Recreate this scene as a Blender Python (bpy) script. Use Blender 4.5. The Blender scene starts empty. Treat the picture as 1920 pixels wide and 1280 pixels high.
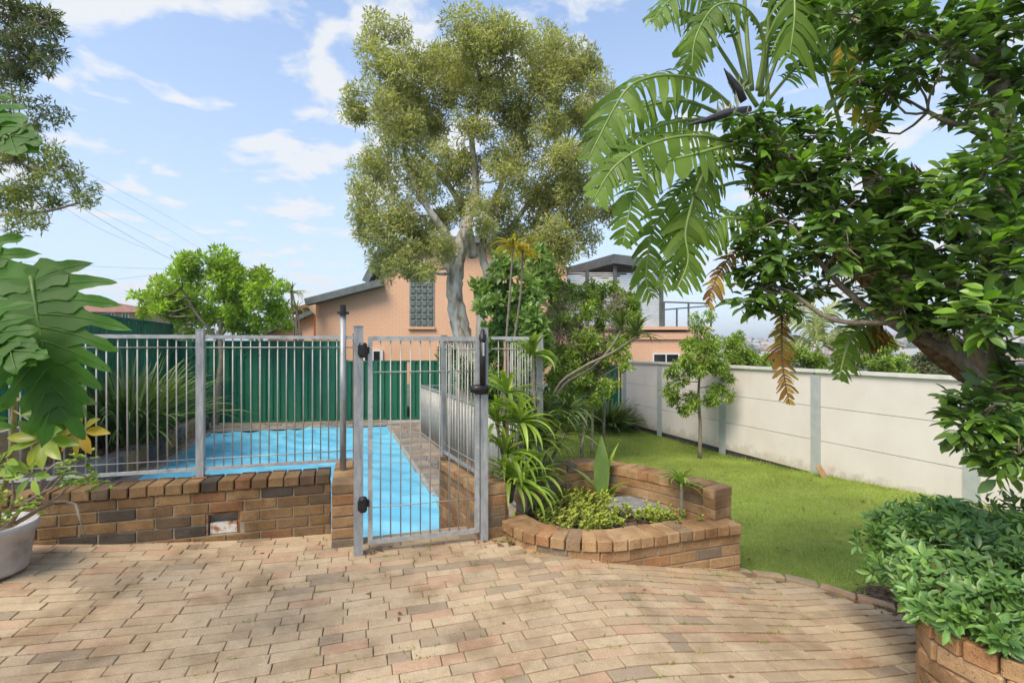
import bpy, math, random
import numpy as np
from mathutils import Vector, Matrix
random.seed(7); RNG = np.random.default_rng(7)
SC = bpy.context.scene; COL = SC.collection
R = math.radians
# ------------------------------------------------------------------ camera, sky, sun, exposure
F = 940.0; CAMH = 1.55; HOR = 650.0
cam = bpy.data.cameras.new('camera'); camo = bpy.data.objects.new('camera', cam); COL.objects.link(camo)
cam.sensor_width = 36.0; cam.lens = F / 1920 * 36; cam.shift_y = (HOR - 640) / 1920
cam.clip_start = 0.05; cam.clip_end = 9000
camo.location = (0, 0, CAMH); camo.rotation_euler = (R(90), 0, 0); SC.camera = camo
SUN_EL, SUN_AZ = 52, 215          # azimuth clockwise from +Y (the view direction)
world = bpy.data.worlds.new('World'); SC.world = world; world.use_nodes = True
def build_world():
    nt = world.node_tree; n = nt.nodes; l = nt.links; n.clear()
    out = n.new('ShaderNodeOutputWorld'); bg = n.new('ShaderNodeBackground')
    sky = n.new('ShaderNodeTexSky'); sky.sky_type = 'NISHITA'; sky.sun_disc = False
    sky.sun_elevation = R(SUN_EL); sky.sun_rotation = R(SUN_AZ)
    sky.altitude = 0; sky.air_density = 1.0; sky.dust_density = .7; sky.ozone_density = 1.15
    tc = n.new('ShaderNodeTexCoord'); sep = n.new('ShaderNodeSeparateXYZ'); l.new(tc.outputs['Generated'], sep.inputs[0])
    def mth(op, a, b=None, clamp=False):
        m = n.new('ShaderNodeMath'); m.operation = op; m.use_clamp = clamp
        for i, v in enumerate((a, b)):
            if v is None: continue
            if isinstance(v, (int, float)): m.inputs[i].default_value = v
            else: l.new(v, m.inputs[i])
        return m.outputs[0]
    zz = mth('ADD', mth('MAXIMUM', sep.outputs[2], 0.0), 0.16)
    cmb = n.new('ShaderNodeCombineXYZ')
    l.new(mth('DIVIDE', sep.outputs[0], zz), cmb.inputs[0]); l.new(mth('DIVIDE', sep.outputs[1], zz), cmb.inputs[1])
    cmb.inputs[2].default_value = 3.7
    def noise(scale, det, rough, off):
        mp = n.new('ShaderNodeMapping'); mp.inputs['Location'].default_value = off
        l.new(cmb.outputs[0], mp.inputs[0])
        t = n.new('ShaderNodeTexNoise'); t.inputs['Scale'].default_value = scale; t.inputs['Detail'].default_value = det
        t.inputs['Roughness'].default_value = rough; t.inputs['Distortion'].default_value = 0.25
        l.new(mp.outputs[0], t.inputs['Vector']); return t.outputs['Fac']
    big = noise(1.1, 2, .5, (1.8, 16.2, 0)); fine = noise(4.6, 9, .56, (13.9, .8, 0))
    s = mth('ADD', mth('MULTIPLY', big, .48), mth('MULTIPLY', fine, .72))
    rp = n.new('ShaderNodeValToRGB'); rp.color_ramp.elements[0].position = .610; rp.color_ramp.elements[1].position = .685
    rp.color_ramp.elements[0].color = (0, 0, 0, 1); rp.color_ramp.elements[1].color = (.92, .92, .92, 1)
    l.new(s, rp.inputs[0])
    # pale veil of thin cloud low in the sky
    veil = mth('MULTIPLY', mth('SUBTRACT', 1.0, mth('MULTIPLY', mth('MAXIMUM', sep.outputs[2], 0.0), 1.45), True), .80)
    m0 = n.new('ShaderNodeMix'); m0.data_type = 'RGBA'; l.new(mth('ADD', veil, .07), m0.inputs[0])
    l.new(sky.outputs[0], m0.inputs[6]); m0.inputs[7].default_value = (2.1, 2.42, 2.95, 1)
    m1 = n.new('ShaderNodeMix'); m1.data_type = 'RGBA'; l.new(rp.outputs[0], m1.inputs[0])
    l.new(m0.outputs[2], m1.inputs[6]); m1.inputs[7].default_value = (2.9, 2.98, 3.1, 1)
    l.new(m1.outputs[2], bg.inputs[0]); bg.inputs[1].default_value = 0.15
    l.new(bg.outputs[0], out.inputs[0])
build_world()
sl = bpy.data.lights.new('sun', 'SUN'); sl.energy = 1.95; sl.angle = R(28); sl.color = (1, .90, .72)
so = bpy.data.objects.new('sun', sl); COL.objects.link(so)
_d = Vector((math.sin(R(SUN_AZ)) * math.cos(R(SUN_EL)), math.cos(R(SUN_AZ)) * math.cos(R(SUN_EL)), math.sin(R(SUN_EL))))
so.rotation_euler = _d.to_track_quat('Z', 'Y').to_euler(); so.location = (0, 0, 30)
vs = SC.view_settings; vs.view_transform = 'Standard'; vs.look = 'None'; vs.exposure = 1.04; vs.gamma = 1; vs.use_curve_mapping = False
SC.cycles.max_bounces = 5; SC.cycles.diffuse_bounces = 3; SC.cycles.transmission_bounces = 3; SC.cycles.glossy_bounces = 2; SC.cycles.transparent_max_bounces = 8; SC.cycles.volume_bounces = 0
SC.cycles.use_denoising = True; SC.cycles.use_adaptive_sampling = True; SC.cycles.adaptive_threshold = .02; SC.cycles.adaptive_min_samples = 16

# ------------------------------------------------------------------ small helpers
def at(x, y, Y): return Vector(((x - 960) / F * Y, Y, CAMH - (y - HOR) / F * Y))
def ground(x, y, z): return at(x, y, F * (CAMH - z) / (y - HOR))
def lerp(a, b, t): return a + (b - a) * t
def interp(x, xs, ys): return float(np.interp(x, xs, ys))
TH = R(17); U = Vector((math.cos(TH), math.sin(TH), 0)); V = Vector((-math.sin(TH), math.cos(TH), 0))
def tag(o, label=None, cat=None, group=None, kind=None):
    if label: o['label'] = label
    if cat: o['category'] = cat
    if group: o['group'] = group
    if kind: o['kind'] = kind
    return o
def origin(p):
    v = Vector((0, 0, 0))
    while p is not None: v += p.location; p = p.parent
    return v
def link(name, me, m=None, parent=None, loc=None):
    o = bpy.data.objects.new(name, me); COL.objects.link(o)
    if m is not None and me is not None and not me.materials: me.materials.append(m)
    if parent is not None: o.parent = parent
    if loc is not None: o.location = loc
    return o
def thing(name, label, cat, loc, group=None):
    return tag(link(name, None, None, None, Vector(loc)), label, cat, group)
def npmesh(name, verts, faces, smooth=False):
    """verts (n,3); faces (m,k) int array"""
    me = bpy.data.meshes.new(name); verts = np.asarray(verts, np.float32); faces = np.asarray(faces, np.int32)
    me.vertices.add(len(verts)); me.vertices.foreach_set('co', verts.ravel())
    k = faces.shape[1]; me.loops.add(faces.size); me.loops.foreach_set('vertex_index', faces.ravel())
    me.polygons.add(len(faces)); me.polygons.foreach_set('loop_start', np.arange(0, faces.size, k, dtype=np.int32))
    me.polygons.foreach_set('loop_total', np.full(len(faces), k, np.int32))
    if smooth: me.polygons.foreach_set('use_smooth', np.ones(len(faces), bool))
    me.update(calc_edges=True); return me
class MB:
    def __init__(s): s.v = []; s.f = []; s.sm = []
    def add(s, vs, fs, smooth=False):
        b = len(s.v); s.v += [tuple(p) for p in vs]; s.f += [tuple(i + b for i in f) for f in fs]; s.sm += [smooth] * len(fs); return s
    def box(s, c, d, rz=0.0, mat=None):
        c = Vector(c); h = [x / 2 for x in d]; ca, sa = math.cos(rz), math.sin(rz); vs = []
        for z in (-h[2], h[2]):
            for x, y in ((-h[0], -h[1]), (h[0], -h[1]), (h[0], h[1]), (-h[0], h[1])):
                vs.append(c + Vector((x * ca - y * sa, x * sa + y * ca, z)))
        return s.add(vs, [(3, 2, 1, 0), (4, 5, 6, 7), (0, 1, 5, 4), (1, 2, 6, 5), (2, 3, 7, 6), (3, 0, 4, 7)])
    def bar(s, a, b, w, h=None, up=Vector((0, 0, 1))):
        a = Vector(a); b = Vector(b); h = h or w; d = (b - a).normalized()
        if abs(d.dot(up)) > .99: up = Vector((0, 1, 0)) if abs(d.y) < .9 else Vector((1, 0, 0))
        x = d.cross(up).normalized() * w / 2; y = x.cross(d).normalized() * h / 2
        vs = [p + q for p in (a, b) for q in (-x - y, x - y, x + y, -x + y)]
        return s.add(vs, [(3, 2, 1, 0), (4, 5, 6, 7), (0, 1, 5, 4), (1, 2, 6, 5), (2, 3, 7, 6), (3, 0, 4, 7)])
    def tube(s, pts, rad, n=6, jit=0.0, cap=True):
        pts = [Vector(p) for p in pts]; k = len(pts)
        if not hasattr(rad, '__len__'): rad = [rad] * k
        vs = []; ref = Vector((0, 0, 1))
        for i in range(k):
            d = (pts[min(i + 1, k - 1)] - pts[max(i - 1, 0)]).normalized()
            if abs(d.dot(ref)) > .95: ref = Vector((1, .2, 0))
            x = d.cross(ref).normalized(); y = x.cross(d)
            for j in range(n):
                a = 2 * math.pi * j / n; r = rad[i] * (1 + random.uniform(-jit, jit))
                vs.append(pts[i] + (x * math.cos(a) + y * math.sin(a)) * r)
        fs = [(i * n + j, i * n + (j + 1) % n, (i + 1) * n + (j + 1) % n, (i + 1) * n + j) for i in range(k - 1) for j in range(n)]
        if cap: fs += [tuple(range(n - 1, -1, -1)), tuple((k - 1) * n + j for j in range(n))]
        return s.add(vs, fs, True)
    def lathe(s, c, prof, n=24, smooth=True):
        c = Vector(c); vs = [c + Vector((r * math.cos(2 * math.pi * j / n), r * math.sin(2 * math.pi * j / n), z)) for r, z in prof for j in range(n)]
        fs = [(i * n + j, i * n + (j + 1) % n, (i + 1) * n + (j + 1) % n, (i + 1) * n + j) for i in range(len(prof) - 1) for j in range(n)]
        return s.add(vs, fs, smooth)
    def prism(s, poly, dvec):
        k = len(poly); d = Vector(dvec); vs = [Vector(p) for p in poly] + [Vector(p) + d for p in poly]
        return s.add(vs, [tuple(range(k - 1, -1, -1)), tuple(range(k, 2 * k))] + [(i, (i + 1) % k, (i + 1) % k + k, i + k) for i in range(k)])
    def build(s, name, m, parent=None, org=None):
        o = origin(parent) if parent is not None else (Vector(org) if org is not None else None)
        v = np.array(s.v, np.float32)
        if o is None: o = Vector(((v[:, 0].min() + v[:, 0].max()) / 2, (v[:, 1].min() + v[:, 1].max()) / 2, v[:, 2].min()))
        me = bpy.data.meshes.new(name); me.from_pydata((v - np.array(o, np.float32)).tolist(), [], s.f)
        me.polygons.foreach_set('use_smooth', s.sm); me.update()
        return link(name, me, m, parent, None if parent is not None else o)
def catmull(pts, step=.05):
    p = [Vector(q) for q in pts]; p = [p[0] * 2 - p[1]] + p + [p[-1] * 2 - p[-2]]; out = []
    for i in range(1, len(p) - 2):
        n = max(2, int((p[i + 1] - p[i]).length / step))
        for k in range(n):
            t = k / n; a, b, c, d = p[i - 1:i + 3]
            out.append(.5 * ((2 * b) + (c - a) * t + (2 * a - 5 * b + 4 * c - d) * t * t + (3 * b - a - 3 * c + d) * t ** 3))
    return out + [p[-2]]
class Path:
    def __init__(s, pts): s.p = pts; s.s = [0.0]; [s.s.append(s.s[-1] + (b - a).length) for a, b in zip(pts, pts[1:])]; s.L = s.s[-1]
    def at(s, d):
        d = min(max(d, 0), s.L); i = min(int(np.searchsorted(s.s, d, 'right')) - 1, len(s.p) - 2); i = max(i, 0)
        t = (d - s.s[i]) / max(1e-9, s.s[i + 1] - s.s[i]); return s.p[i].lerp(s.p[i + 1], t), (s.p[i + 1] - s.p[i]).normalized()

# ------------------------------------------------------------------ materials
class NT:
    def __init__(s, name):
        s.m = bpy.data.materials.new(name); s.m.use_nodes = True; s.t = s.m.node_tree; s.n = s.t.nodes; s.n.clear()
        s.out = s.n.new('ShaderNodeOutputMaterial'); s.geo = s.n.new('ShaderNodeNewGeometry')
    def set(s, sock, v):
        if isinstance(v, bpy.types.NodeSocket): s.t.links.new(v, sock)
        elif isinstance(v, (tuple, list)) and len(v) == 3 and sock.type == 'RGBA': sock.default_value = (*v, 1)
        else: sock.default_value = v
    def noise(s, scale, det=5, rough=.55, stretch=None, dist=0.0):
        t = s.n.new('ShaderNodeTexNoise'); t.inputs['Scale'].default_value = scale; t.inputs['Detail'].default_value = det
        t.inputs['Roughness'].default_value = rough; t.inputs['Distortion'].default_value = dist
        if stretch:
            mp = s.n.new('ShaderNodeMapping'); mp.inputs['Scale'].default_value = stretch; s.set(mp.inputs[0], s.geo.outputs['Position']); s.set(t.inputs['Vector'], mp.outputs[0])
        else: s.set(t.inputs['Vector'], s.geo.outputs['Position'])
        return t.outputs['Fac']
    def ramp(s, fac, stops, interp='LINEAR'):
        r = s.n.new('ShaderNodeValToRGB'); cr = r.color_ramp; cr.interpolation = interp
        while len(cr.elements) < len(stops): cr.elements.new(.5)
        for e, (p, c) in zip(cr.elements, stops): e.position = p; e.color = (*c, 1) if hasattr(c, '__len__') else (c, c, c, 1)
        s.set(r.inputs[0], fac); return r.outputs[0]
    def mix(s, f, a, b, mode='MIX'):
        m = s.n.new('ShaderNodeMix'); m.data_type = 'RGBA'; m.blend_type = mode
        s.set(m.inputs[0], f); s.set(m.inputs[6], a); s.set(m.inputs[7], b); return m.outputs[2]
    def math(s, op, a, b=0.0, clamp=False):
        m = s.n.new('ShaderNodeMath'); m.operation = op; m.use_clamp = clamp; s.set(m.inputs[0], a); s.set(m.inputs[1], b); return m.outputs[0]
    def rnd(s, island):
        if island: return s.geo.outputs['Random Per Island']
        return s.n.new('ShaderNodeObjectInfo').outputs['Random']
    def bump(s, h, strength, dist=.01):
        b = s.n.new('ShaderNodeBump'); b.inputs['Strength'].default_value = strength; b.inputs['Distance'].default_value = dist; s.set(b.inputs['Height'], h); return b.outputs[0]
    def bsdf(s, col, rough=.6, normal=None, metal=0.0, spec=.4, trans=0.0, tcol=None):
        p = s.n.new('ShaderNodeBsdfPrincipled'); s.set(p.inputs['Base Color'], col); s.set(p.inputs['Roughness'], rough)
        s.set(p.inputs['Metallic'], metal); s.set(p.inputs['Specular IOR Level'], spec)
        if normal is not None: s.set(p.inputs['Normal'], normal)
        sh = p.outputs[0]
        if trans:
            t = s.n.new('ShaderNodeBsdfTranslucent'); s.set(t.inputs[0], tcol if tcol is not None else col)
            mx = s.n.new('ShaderNodeMixShader'); mx.inputs[0].default_value = trans; s.set(mx.inputs[1], sh); s.set(mx.inputs[2], t.outputs[0]); sh = mx.outputs[0]
        s.set(s.out.inputs[0], sh); return s.m
def simple(name, cols, scale=4, rough=.7, bump=.2, bscale=80, metal=0.0, spec=.4, det=6, bdist=.004, stretch=None):
    t = NT(name); f = t.noise(scale, det, .6, stretch)
    k = len(cols); c = t.ramp(f, [(.3 + .4 * i / max(1, k - 1), cols[i]) for i in range(k)])
    return t.bsdf(c, rough, t.bump(t.noise(bscale, 4), bump, bdist) if bump else None, metal, spec)
def brick_mat(name, pal, island=False, speck=.5, stain=(.35, .3, .24), stain_amt=.5, bump=.5, tone=None):
    t = NT(name); r = t.rnd(island); k = len(pal)
    base = t.ramp(r, [(i / k, pal[i]) for i in range(k)], 'CONSTANT')
    base = t.mix(t.ramp(t.noise(9, 5, .6), [(.3, 0.0), (.75, .75)]), base, t.mix(1.0, base, tone or (.72, .62, .52), 'MULTIPLY'))
    st = t.ramp(t.noise(2.6, 6, .62), [(.46, 0.0), (.68, stain_amt)])
    base = t.mix(st, base, t.mix(1.0, base, stain, 'MULTIPLY'))
    sp = t.ramp(t.noise(75, 3, .6), [(.60, 0.0), (.68, speck)])
    base = t.mix(sp, base, (.05, .035, .025))
    gr = t.ramp(t.noise(190, 2, .5), [(.35, .82), (.65, 1.12)]); base = t.mix(1.0, base, gr, 'MULTIPLY')
    h = t.math('ADD', t.noise(60, 6, .65), t.math('MULTIPLY', t.noise(14, 3), .8))
    return t.bsdf(base, .9, t.bump(h, bump, .006), 0, .25)
def leaf_mat(name, pal, island=True, rough=.42, trans=.28, spec=.5, big=None, tgain=1.25):
    t = NT(name); r = t.rnd(island); k = len(pal)
    base = t.ramp(r, [(i / max(1, k - 1), pal[i]) for i in range(k)])
    base = t.mix(1.0, base, t.ramp(t.noise(big or 3.0, 3), [(.3, .72), (.7, 1.25)]), 'MULTIPLY')
    tc = t.mix(1.0, base, (tgain * 1.1, tgain * 1.25, tgain * .55), 'MULTIPLY')
    return t.bsdf(base, rough, t.bump(t.noise(120, 2), .12, .002), 0, spec, trans, tc)
M = {}
PAVE = [(.53, .40, .26), (.50, .375, .24), (.55, .425, .28), (.48, .355, .23), (.53, .405, .265), (.45, .34, .225), (.51, .385, .25), (.56, .435, .29), (.53, .375, .245), (.38, .295, .205), (.52, .395, .26), (.49, .37, .24), (.55, .42, .28), (.52, .345, .225), (.47, .36, .24)]
BRK = [(.27, .17, .08), (.22, .135, .065), (.31, .195, .095), (.20, .125, .065), (.26, .165, .08), (.15, .105, .065), (.32, .205, .10), (.26, .135, .065), (.28, .18, .088), (.24, .155, .08), (.10, .085, .068)]
BRK2 = [(.50, .32, .165), (.45, .275, .135), (.53, .35, .19), (.42, .25, .12), (.48, .31, .16), (.42, .22, .105), (.52, .34, .185), (.43, .27, .14), (.34, .235, .14), (.48, .30, .15), (.28, .22, .155), (.47, .29, .155), (.50, .33, .18), (.46, .25, .12), (.44, .285, .15)]
for isl, sfx in ((False, ''), (True, '_mass')):
    M['paver' + sfx] = brick_mat('paver' + sfx, PAVE, isl, .12, (.56, .52, .47), .85, .4, (.82, .77, .71))
    M['brick' + sfx] = brick_mat('wall_brick' + sfx, BRK, isl, .8, (.42, .39, .35), .75, .8, (.5, .43, .37))
    M['brick2' + sfx] = brick_mat('planter_brick' + sfx, BRK2, isl, .7, (.36, .33, .29), .8, .8, (.58, .48, .40))
M['stone'] = brick_mat('slate', [(.30, .27, .24), (.36, .30, .24), (.24, .235, .23), (.40, .33, .26), (.33, .27, .22), (.27, .25, .24)], False, .2, (.5, .48, .45), .6, .5)
M['tile'] = brick_mat('slate_tile', [(.13, .14, .15), (.20, .19, .18), (.30, .20, .11), (.10, .11, .12), (.22, .20, .18), (.34, .23, .11)], False, .2, (.5, .48, .45), .5, .4)
def mk_joint():
    t = NT('joint_sand'); g = t.ramp(t.noise(2.2, 5, .6), [(.42, 0.0), (.60, 1.0)])
    c = t.mix(g, t.ramp(t.noise(40, 4), [(.3, (.17, .125, .085)), (.7, (.34, .26, .18))]), t.ramp(t.noise(30, 4), [(.3, (.055, .06, .02)), (.7, (.16, .15, .06))]))
    return t.bsdf(c, 1.0, t.bump(t.noise(160, 3), .8, .006), 0, .1)
M['joint'] = mk_joint()
M['mortar'] = simple('mortar', [(.24, .205, .155), (.36, .31, .24)], 20, .95, .7, 150, spec=.1)
M['galv'] = simple('galvanised_steel', [(.30, .315, .33), (.42, .43, .43), (.52, .52, .505)], 18, .42, .08, 200, .35, .5)
M['galvp'] = simple('galvanised_post', [(.22, .24, .265), (.33, .345, .36), (.46, .47, .47)], 26, .45, .1, 160, .3, .5, stretch=(1, 1, .25))
M['barm'] = simple('fence_bar_metal', [(.29, .28, .255), (.43, .42, .39)], 12, .42, .05, 200, .15, .5)
M['rust'] = simple('rusty_steel', [(.13, .065, .035), (.24, .115, .05), (.30, .24, .19)], 14, .85, .4, 120)
M['black'] = simple('black_plastic', [(.012, .012, .013), (.022, .022, .022)], 20, .42, .1, 200)
M['green'] = simple('green_steel_sheet', [(.015, .125, .07), (.021, .155, .088)], 1.5, .45, .04, 40, 0, .4)
M['greend'] = simple('green_steel_frame', [(.016, .12, .068), (.02, .145, .08)], 2, .45, .04, 40, 0, .4)
def mk_wall_panel():
    t = NT('wall_panel'); c = t.ramp(t.noise(1.6, 6, .6), [(.3, (.73, .665, .625)), (.7, (.80, .745, .71))])
    st = t.ramp(t.noise(3.0, 6, .7, (1, 1, .15)), [(.52, 0.0), (.80, .3)]); c = t.mix(st, c, (.55, .48, .40)); sz = t.n.new('ShaderNodeSeparateXYZ'); t.set(sz.inputs[0], t.geo.outputs['Position']); lo = t.math('MULTIPLY', t.ramp(t.math('ADD', t.math('MULTIPLY', sz.outputs[2], -1.0), t.math('MULTIPLY', t.noise(5, 6, .7), .7)), [(.86, 0.0), (1.12, .45)]), 1.0); c = t.mix(lo, c, (.40, .33, .23))
    w = t.n.new('ShaderNodeTexWave'); w.inputs['Scale'].default_value = 14; w.bands_direction = 'Y'; t.set(w.inputs['Vector'], t.geo.outputs['Position'])
    return t.bsdf(c, .8, t.bump(t.math('ADD', t.math('MULTIPLY', w.outputs['Fac'], .25), t.noise(60, 4)), .18, .004), 0, .25)
M['panel'] = mk_wall_panel()
M['cap'] = simple('wall_cap', [(.60, .58, .53), (.78, .76, .72)], 6, .8, .2, 70)
M['wpost'] = simple('wall_post_steel', [(.44, .47, .48), (.54, .57, .57)], 7, .5, .05, 100, .15)
M['plinth'] = simple('dark_plinth', [(.045, .045, .048), (.09, .09, .09)], 8, .9, .3, 60)
def mk_orange():
    t = NT('painted_brick'); b = t.n.new('ShaderNodeTexBrick'); b.inputs['Scale'].default_value = 1; b.inputs['Brick Width'].default_value = .24; b.inputs['Row Height'].default_value = .086
    b.inputs['Mortar Size'].default_value = .008; b.inputs['Color1'].default_value = (1, 1, 1, 1); b.inputs['Color2'].default_value = (.93, .93, .93, 1); b.inputs['Mortar'].default_value = (.6, .6, .6, 1)
    mp = t.n.new('ShaderNodeMapping'); mp.inputs['Rotation'].default_value = (R(90), 0, 0); t.set(mp.inputs[0], t.geo.outputs['Position']); t.set(b.inputs['Vector'], mp.outputs[0])
    c = t.ramp(t.noise(.9, 5), [(.3, (.76, .445, .285)), (.7, (.82, .50, .335))]); c = t.mix(.35, c, t.mix(1.0, c, b.outputs['Color'], 'MULTIPLY'))
    return t.bsdf(c, .7, t.bump(b.outputs['Fac'], -.6, .008), 0, .3)
M['orange'] = mk_orange()
M['roof'] = simple('roof_steel', [(.10, .115, .12), (.17, .185, .185)], 5, .55, .1, 60)
M['tile_roof'] = simple('roof_tiles', [(.22, .10, .065), (.34, .17, .115)], 3, .85, .5, 12)
M['cream'] = simple('cream_brick', [(.46, .34, .25), (.55, .43, .33)], 3, .85, .2, 30)
M['white'] = simple('white_paint', [(.76, .76, .74), (.84, .84, .82)], 5, .5, .05, 80)
M['greyslat'] = simple('weathered_slats', [(.35, .36, .36), (.52, .53, .53)], 6, .7, .2, 50)
M['steeld'] = simple('dark_steel', [(.09, .10, .105), (.14, .15, .155)], 4, .5, .05, 60)
def mk_glass(name, col, rough=.1):
    t = NT(name); return t.bsdf(t.ramp(t.noise(7, 3), [(.3, tuple(c * .6 for c in col)), (.7, col)]), rough, t.bump(t.noise(25, 2), .25, .01), 0, .8)
M['glassblock'] = mk_glass('glass_block', (.16, .20, .19), .12); M['glass'] = mk_glass('window_glass', (.03, .035, .04), .06)
def mk_cover():
    t = NT('pool_cover'); c = t.ramp(t.noise(1.4, 6, .6), [(.25, (.10, .40, .60)), (.5, (.15, .50, .71)), (.75, (.24, .60, .78))])
    d = t.ramp(t.noise(3.2, 7, .68, (1, .5, 1)), [(.55, 0.0), (.72, .55)]); c = t.mix(d, c, (.30, .46, .52))
    vo = t.n.new('ShaderNodeTexVoronoi'); vo.inputs['Scale'].default_value = 85; t.set(vo.inputs['Vector'], t.geo.outputs['Position'])
    return t.bsdf(c, .42, t.bump(vo.outputs['Distance'], .25, .004), 0, .45)
M['cover'] = mk_cover()
M['soil'] = simple('soil', [(.055, .038, .025), (.14, .10, .068), (.20, .15, .10)], 22, 1.0, 1.0, 70, spec=.1, bdist=.02)
M['lawn'] = simple('lawn_ground', [(.20, .25, .055), (.29, .33, .09)], 8, 1.0, .8, 120, spec=.1, bdist=.01)
M['earth'] = simple('far_ground', [(.07, .09, .035), (.13, .13, .07)], .05, 1.0, 0, spec=.1)
M['concrete'] = simple('concrete', [(.26, .25, .23), (.40, .385, .36)], 9, .95, .4, 90, spec=.2)
M['bark'] = simple('brown_bark', [(.09, .072, .054), (.20, .165, .125), (.31, .265, .21)], 14, .95, .9, 60, bdist=.01, stretch=(1, 1, .35), spec=.2)
M['greybark'] = simple('grey_bark', [(.15, .125, .095), (.28, .245, .195)], 14, .9, .6, 60, spec=.2)
def mk_paperbark():
    t = NT('paperbark'); c = t.ramp(t.noise(5, 8, .68, (1, 1, .28), .6), [(.32, (.10, .075, .055)), (.42, (.32, .27, .21)), (.52, (.55, .50, .43)), (.66, (.70, .66, .60))])
    return t.bsdf(c, .9, t.bump(t.noise(9, 8, .7, (1, 1, .2), .5), 1.0, .04), 0, .2)
M['paperbark'] = mk_paperbark()
M['fibre'] = simple('dry_fibre', [(.06, .043, .03), (.15, .105, .07), (.26, .19, .13)], 26, 1.0, .9, 90, bdist=.012, spec=.1)
M['pot'] = simple('old_white_pot', [(.26, .23, .21), (.40, .375, .36), (.47, .445, .43)], 7, .75, .25, 60)
M['stem'] = simple('green_stem', [(.16, .15, .05), (.27, .25, .10)], 12, .7, .3, 70)
M['vein'] = simple('leaf_vein', [(.09, .17, .035), (.12, .21, .05)], 8, .5, .05, 60)
M['petiole'] = simple('petiole', [(.17, .26, .06), (.30, .38, .12)], 8, .45, .1, 60)
L_ = {}
def LM(key, pal, **k):
    M[key] = leaf_mat(key, pal, True, **k); M[key + '_one'] = leaf_mat(key + '_single', pal, False, **k)
LM('gum', [(.30, .31, .12), (.40, .395, .15), (.48, .46, .20), (.34, .345, .15), (.53, .50, .25)], big=1.0, trans=.42)
LM('lime', [(.24, .36, .04), (.33, .46, .05), (.41, .53, .08), (.17, .27, .035)], big=1.5, trans=.45)
LM('olive', [(.10, .13, .055), (.15, .175, .08), (.21, .22, .11)], big=1.5)
LM('olive2', [(.16, .20, .035), (.25, .28, .055), (.32, .35, .08), (.12, .15, .04)], big=1.5)
LM('camellia', [(.065, .125, .028), (.09, .165, .036), (.12, .21, .043), (.07, .135, .033), (.20, .32, .06)], rough=.30, spec=.5, trans=.24)
LM('young', [(.17, .33, .035), (.26, .44, .06), (.12, .25, .03)], rough=.3, trans=.35)
LM('star', [(.085, .19, .045), (.12, .24, .06), (.16, .30, .075), (.21, .36, .065), (.08, .17, .055)], rough=.38, trans=.2)
LM('cord', [(.20, .31, .035), (.29, .41, .055), (.38, .49, .09), (.16, .25, .04)], rough=.4, trans=.3)
LM('strap', [(.10, .155, .04), (.15, .21, .055), (.20, .26, .075)], rough=.45, trans=.2)
LM('jade', [(.24, .31, .03), (.35, .41, .05), (.43, .46, .08), (.19, .26, .03)], rough=.35, trans=.15)
LM('shrub', [(.18, .28, .03), (.26, .37, .045), (.33, .44, .07), (.12, .20, .03)], trans=.28)
LM('broad', [(.15, .25, .06), (.22, .33, .085), (.29, .40, .12), (.10, .18, .05)], trans=.3)
LM('dry', [(.30, .25, .19), (.38, .32, .26), (.22, .17, .125)], trans=.1, rough=.8, spec=.2)
LM('nicolai', [(.10, .175, .022), (.135, .22, .03), (.175, .27, .042)], rough=.5, trans=.38, spec=.25)
LM('nicolaip', [(.25, .36, .13), (.32, .43, .18)], rough=.4, trans=.3)
LM('yellow', [(.42, .36, .04), (.48, .30, .035), (.36, .38, .06)], rough=.45, trans=.35)
LM('brown', [(.22, .10, .03), (.32, .17, .04), (.42, .30, .06), (.16, .075, .03)], rough=.7, trans=.15, spec=.2)
LM('philo', [(.055, .15, .016), (.07, .18, .02)], rough=.5, trans=.4, tgain=1.5, spec=.34)
LM('scheff', [(.12, .24, .03), (.18, .31, .04), (.34, .36, .03)], rough=.33, trans=.3)
LM('grass', [(.24, .33, .055), (.30, .39, .07), (.35, .43, .10), (.40, .41, .15)], rough=.6, trans=.35, spec=.25, big=1.2)
LM('litter', [(.16, .08, .04), (.24, .14, .07), (.12, .07, .04)], rough=.9, trans=.05, spec=.1)
LM('bract', [(.06, .05, .07), (.09, .07, .075)], rough=.5, trans=.05)
LM('plume', [(.60, .60, .52), (.72, .72, .66)], rough=.6, trans=.3)

# ------------------------------------------------------------------ leaf machinery
T_DIAMOND = (np.array([(0, 0, 0), (.5, .42, .10), (0, 1, -.06), (-.5, .42, .10)]), np.array([(0, 1, 2), (0, 2, 3)]))
T_OVAL = (np.array([(0, 0, 0), (.36, .22, .06), (.5, .5, .08), (.30, .8, .02), (0, 1, -.08), (-.30, .8, .02), (-.5, .5, .08), (-.36, .22, .06), (0, .22, 0), (0, .5, 0), (0, .8, -.03)]),
          np.array([(0, 1, 8), (8, 1, 2), (8, 2, 9), (9, 2, 3), (9, 3, 10), (10, 3, 4), (0, 8, 7), (8, 6, 7), (8, 9, 6), (9, 5, 6), (9, 10, 5), (10, 4, 5)]))
T_BLADE = (np.array([(-.5, 0, 0), (.5, 0, 0), (0, 1, .12)]), np.array([(0, 1, 2)]))
def frames(D, N):
    D = D / np.linalg.norm(D, axis=1, keepdims=True).clip(1e-6); S = np.cross(D, N); S /= np.linalg.norm(S, axis=1, keepdims=True).clip(1e-6)
    return S, D, np.cross(S, D)
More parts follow.
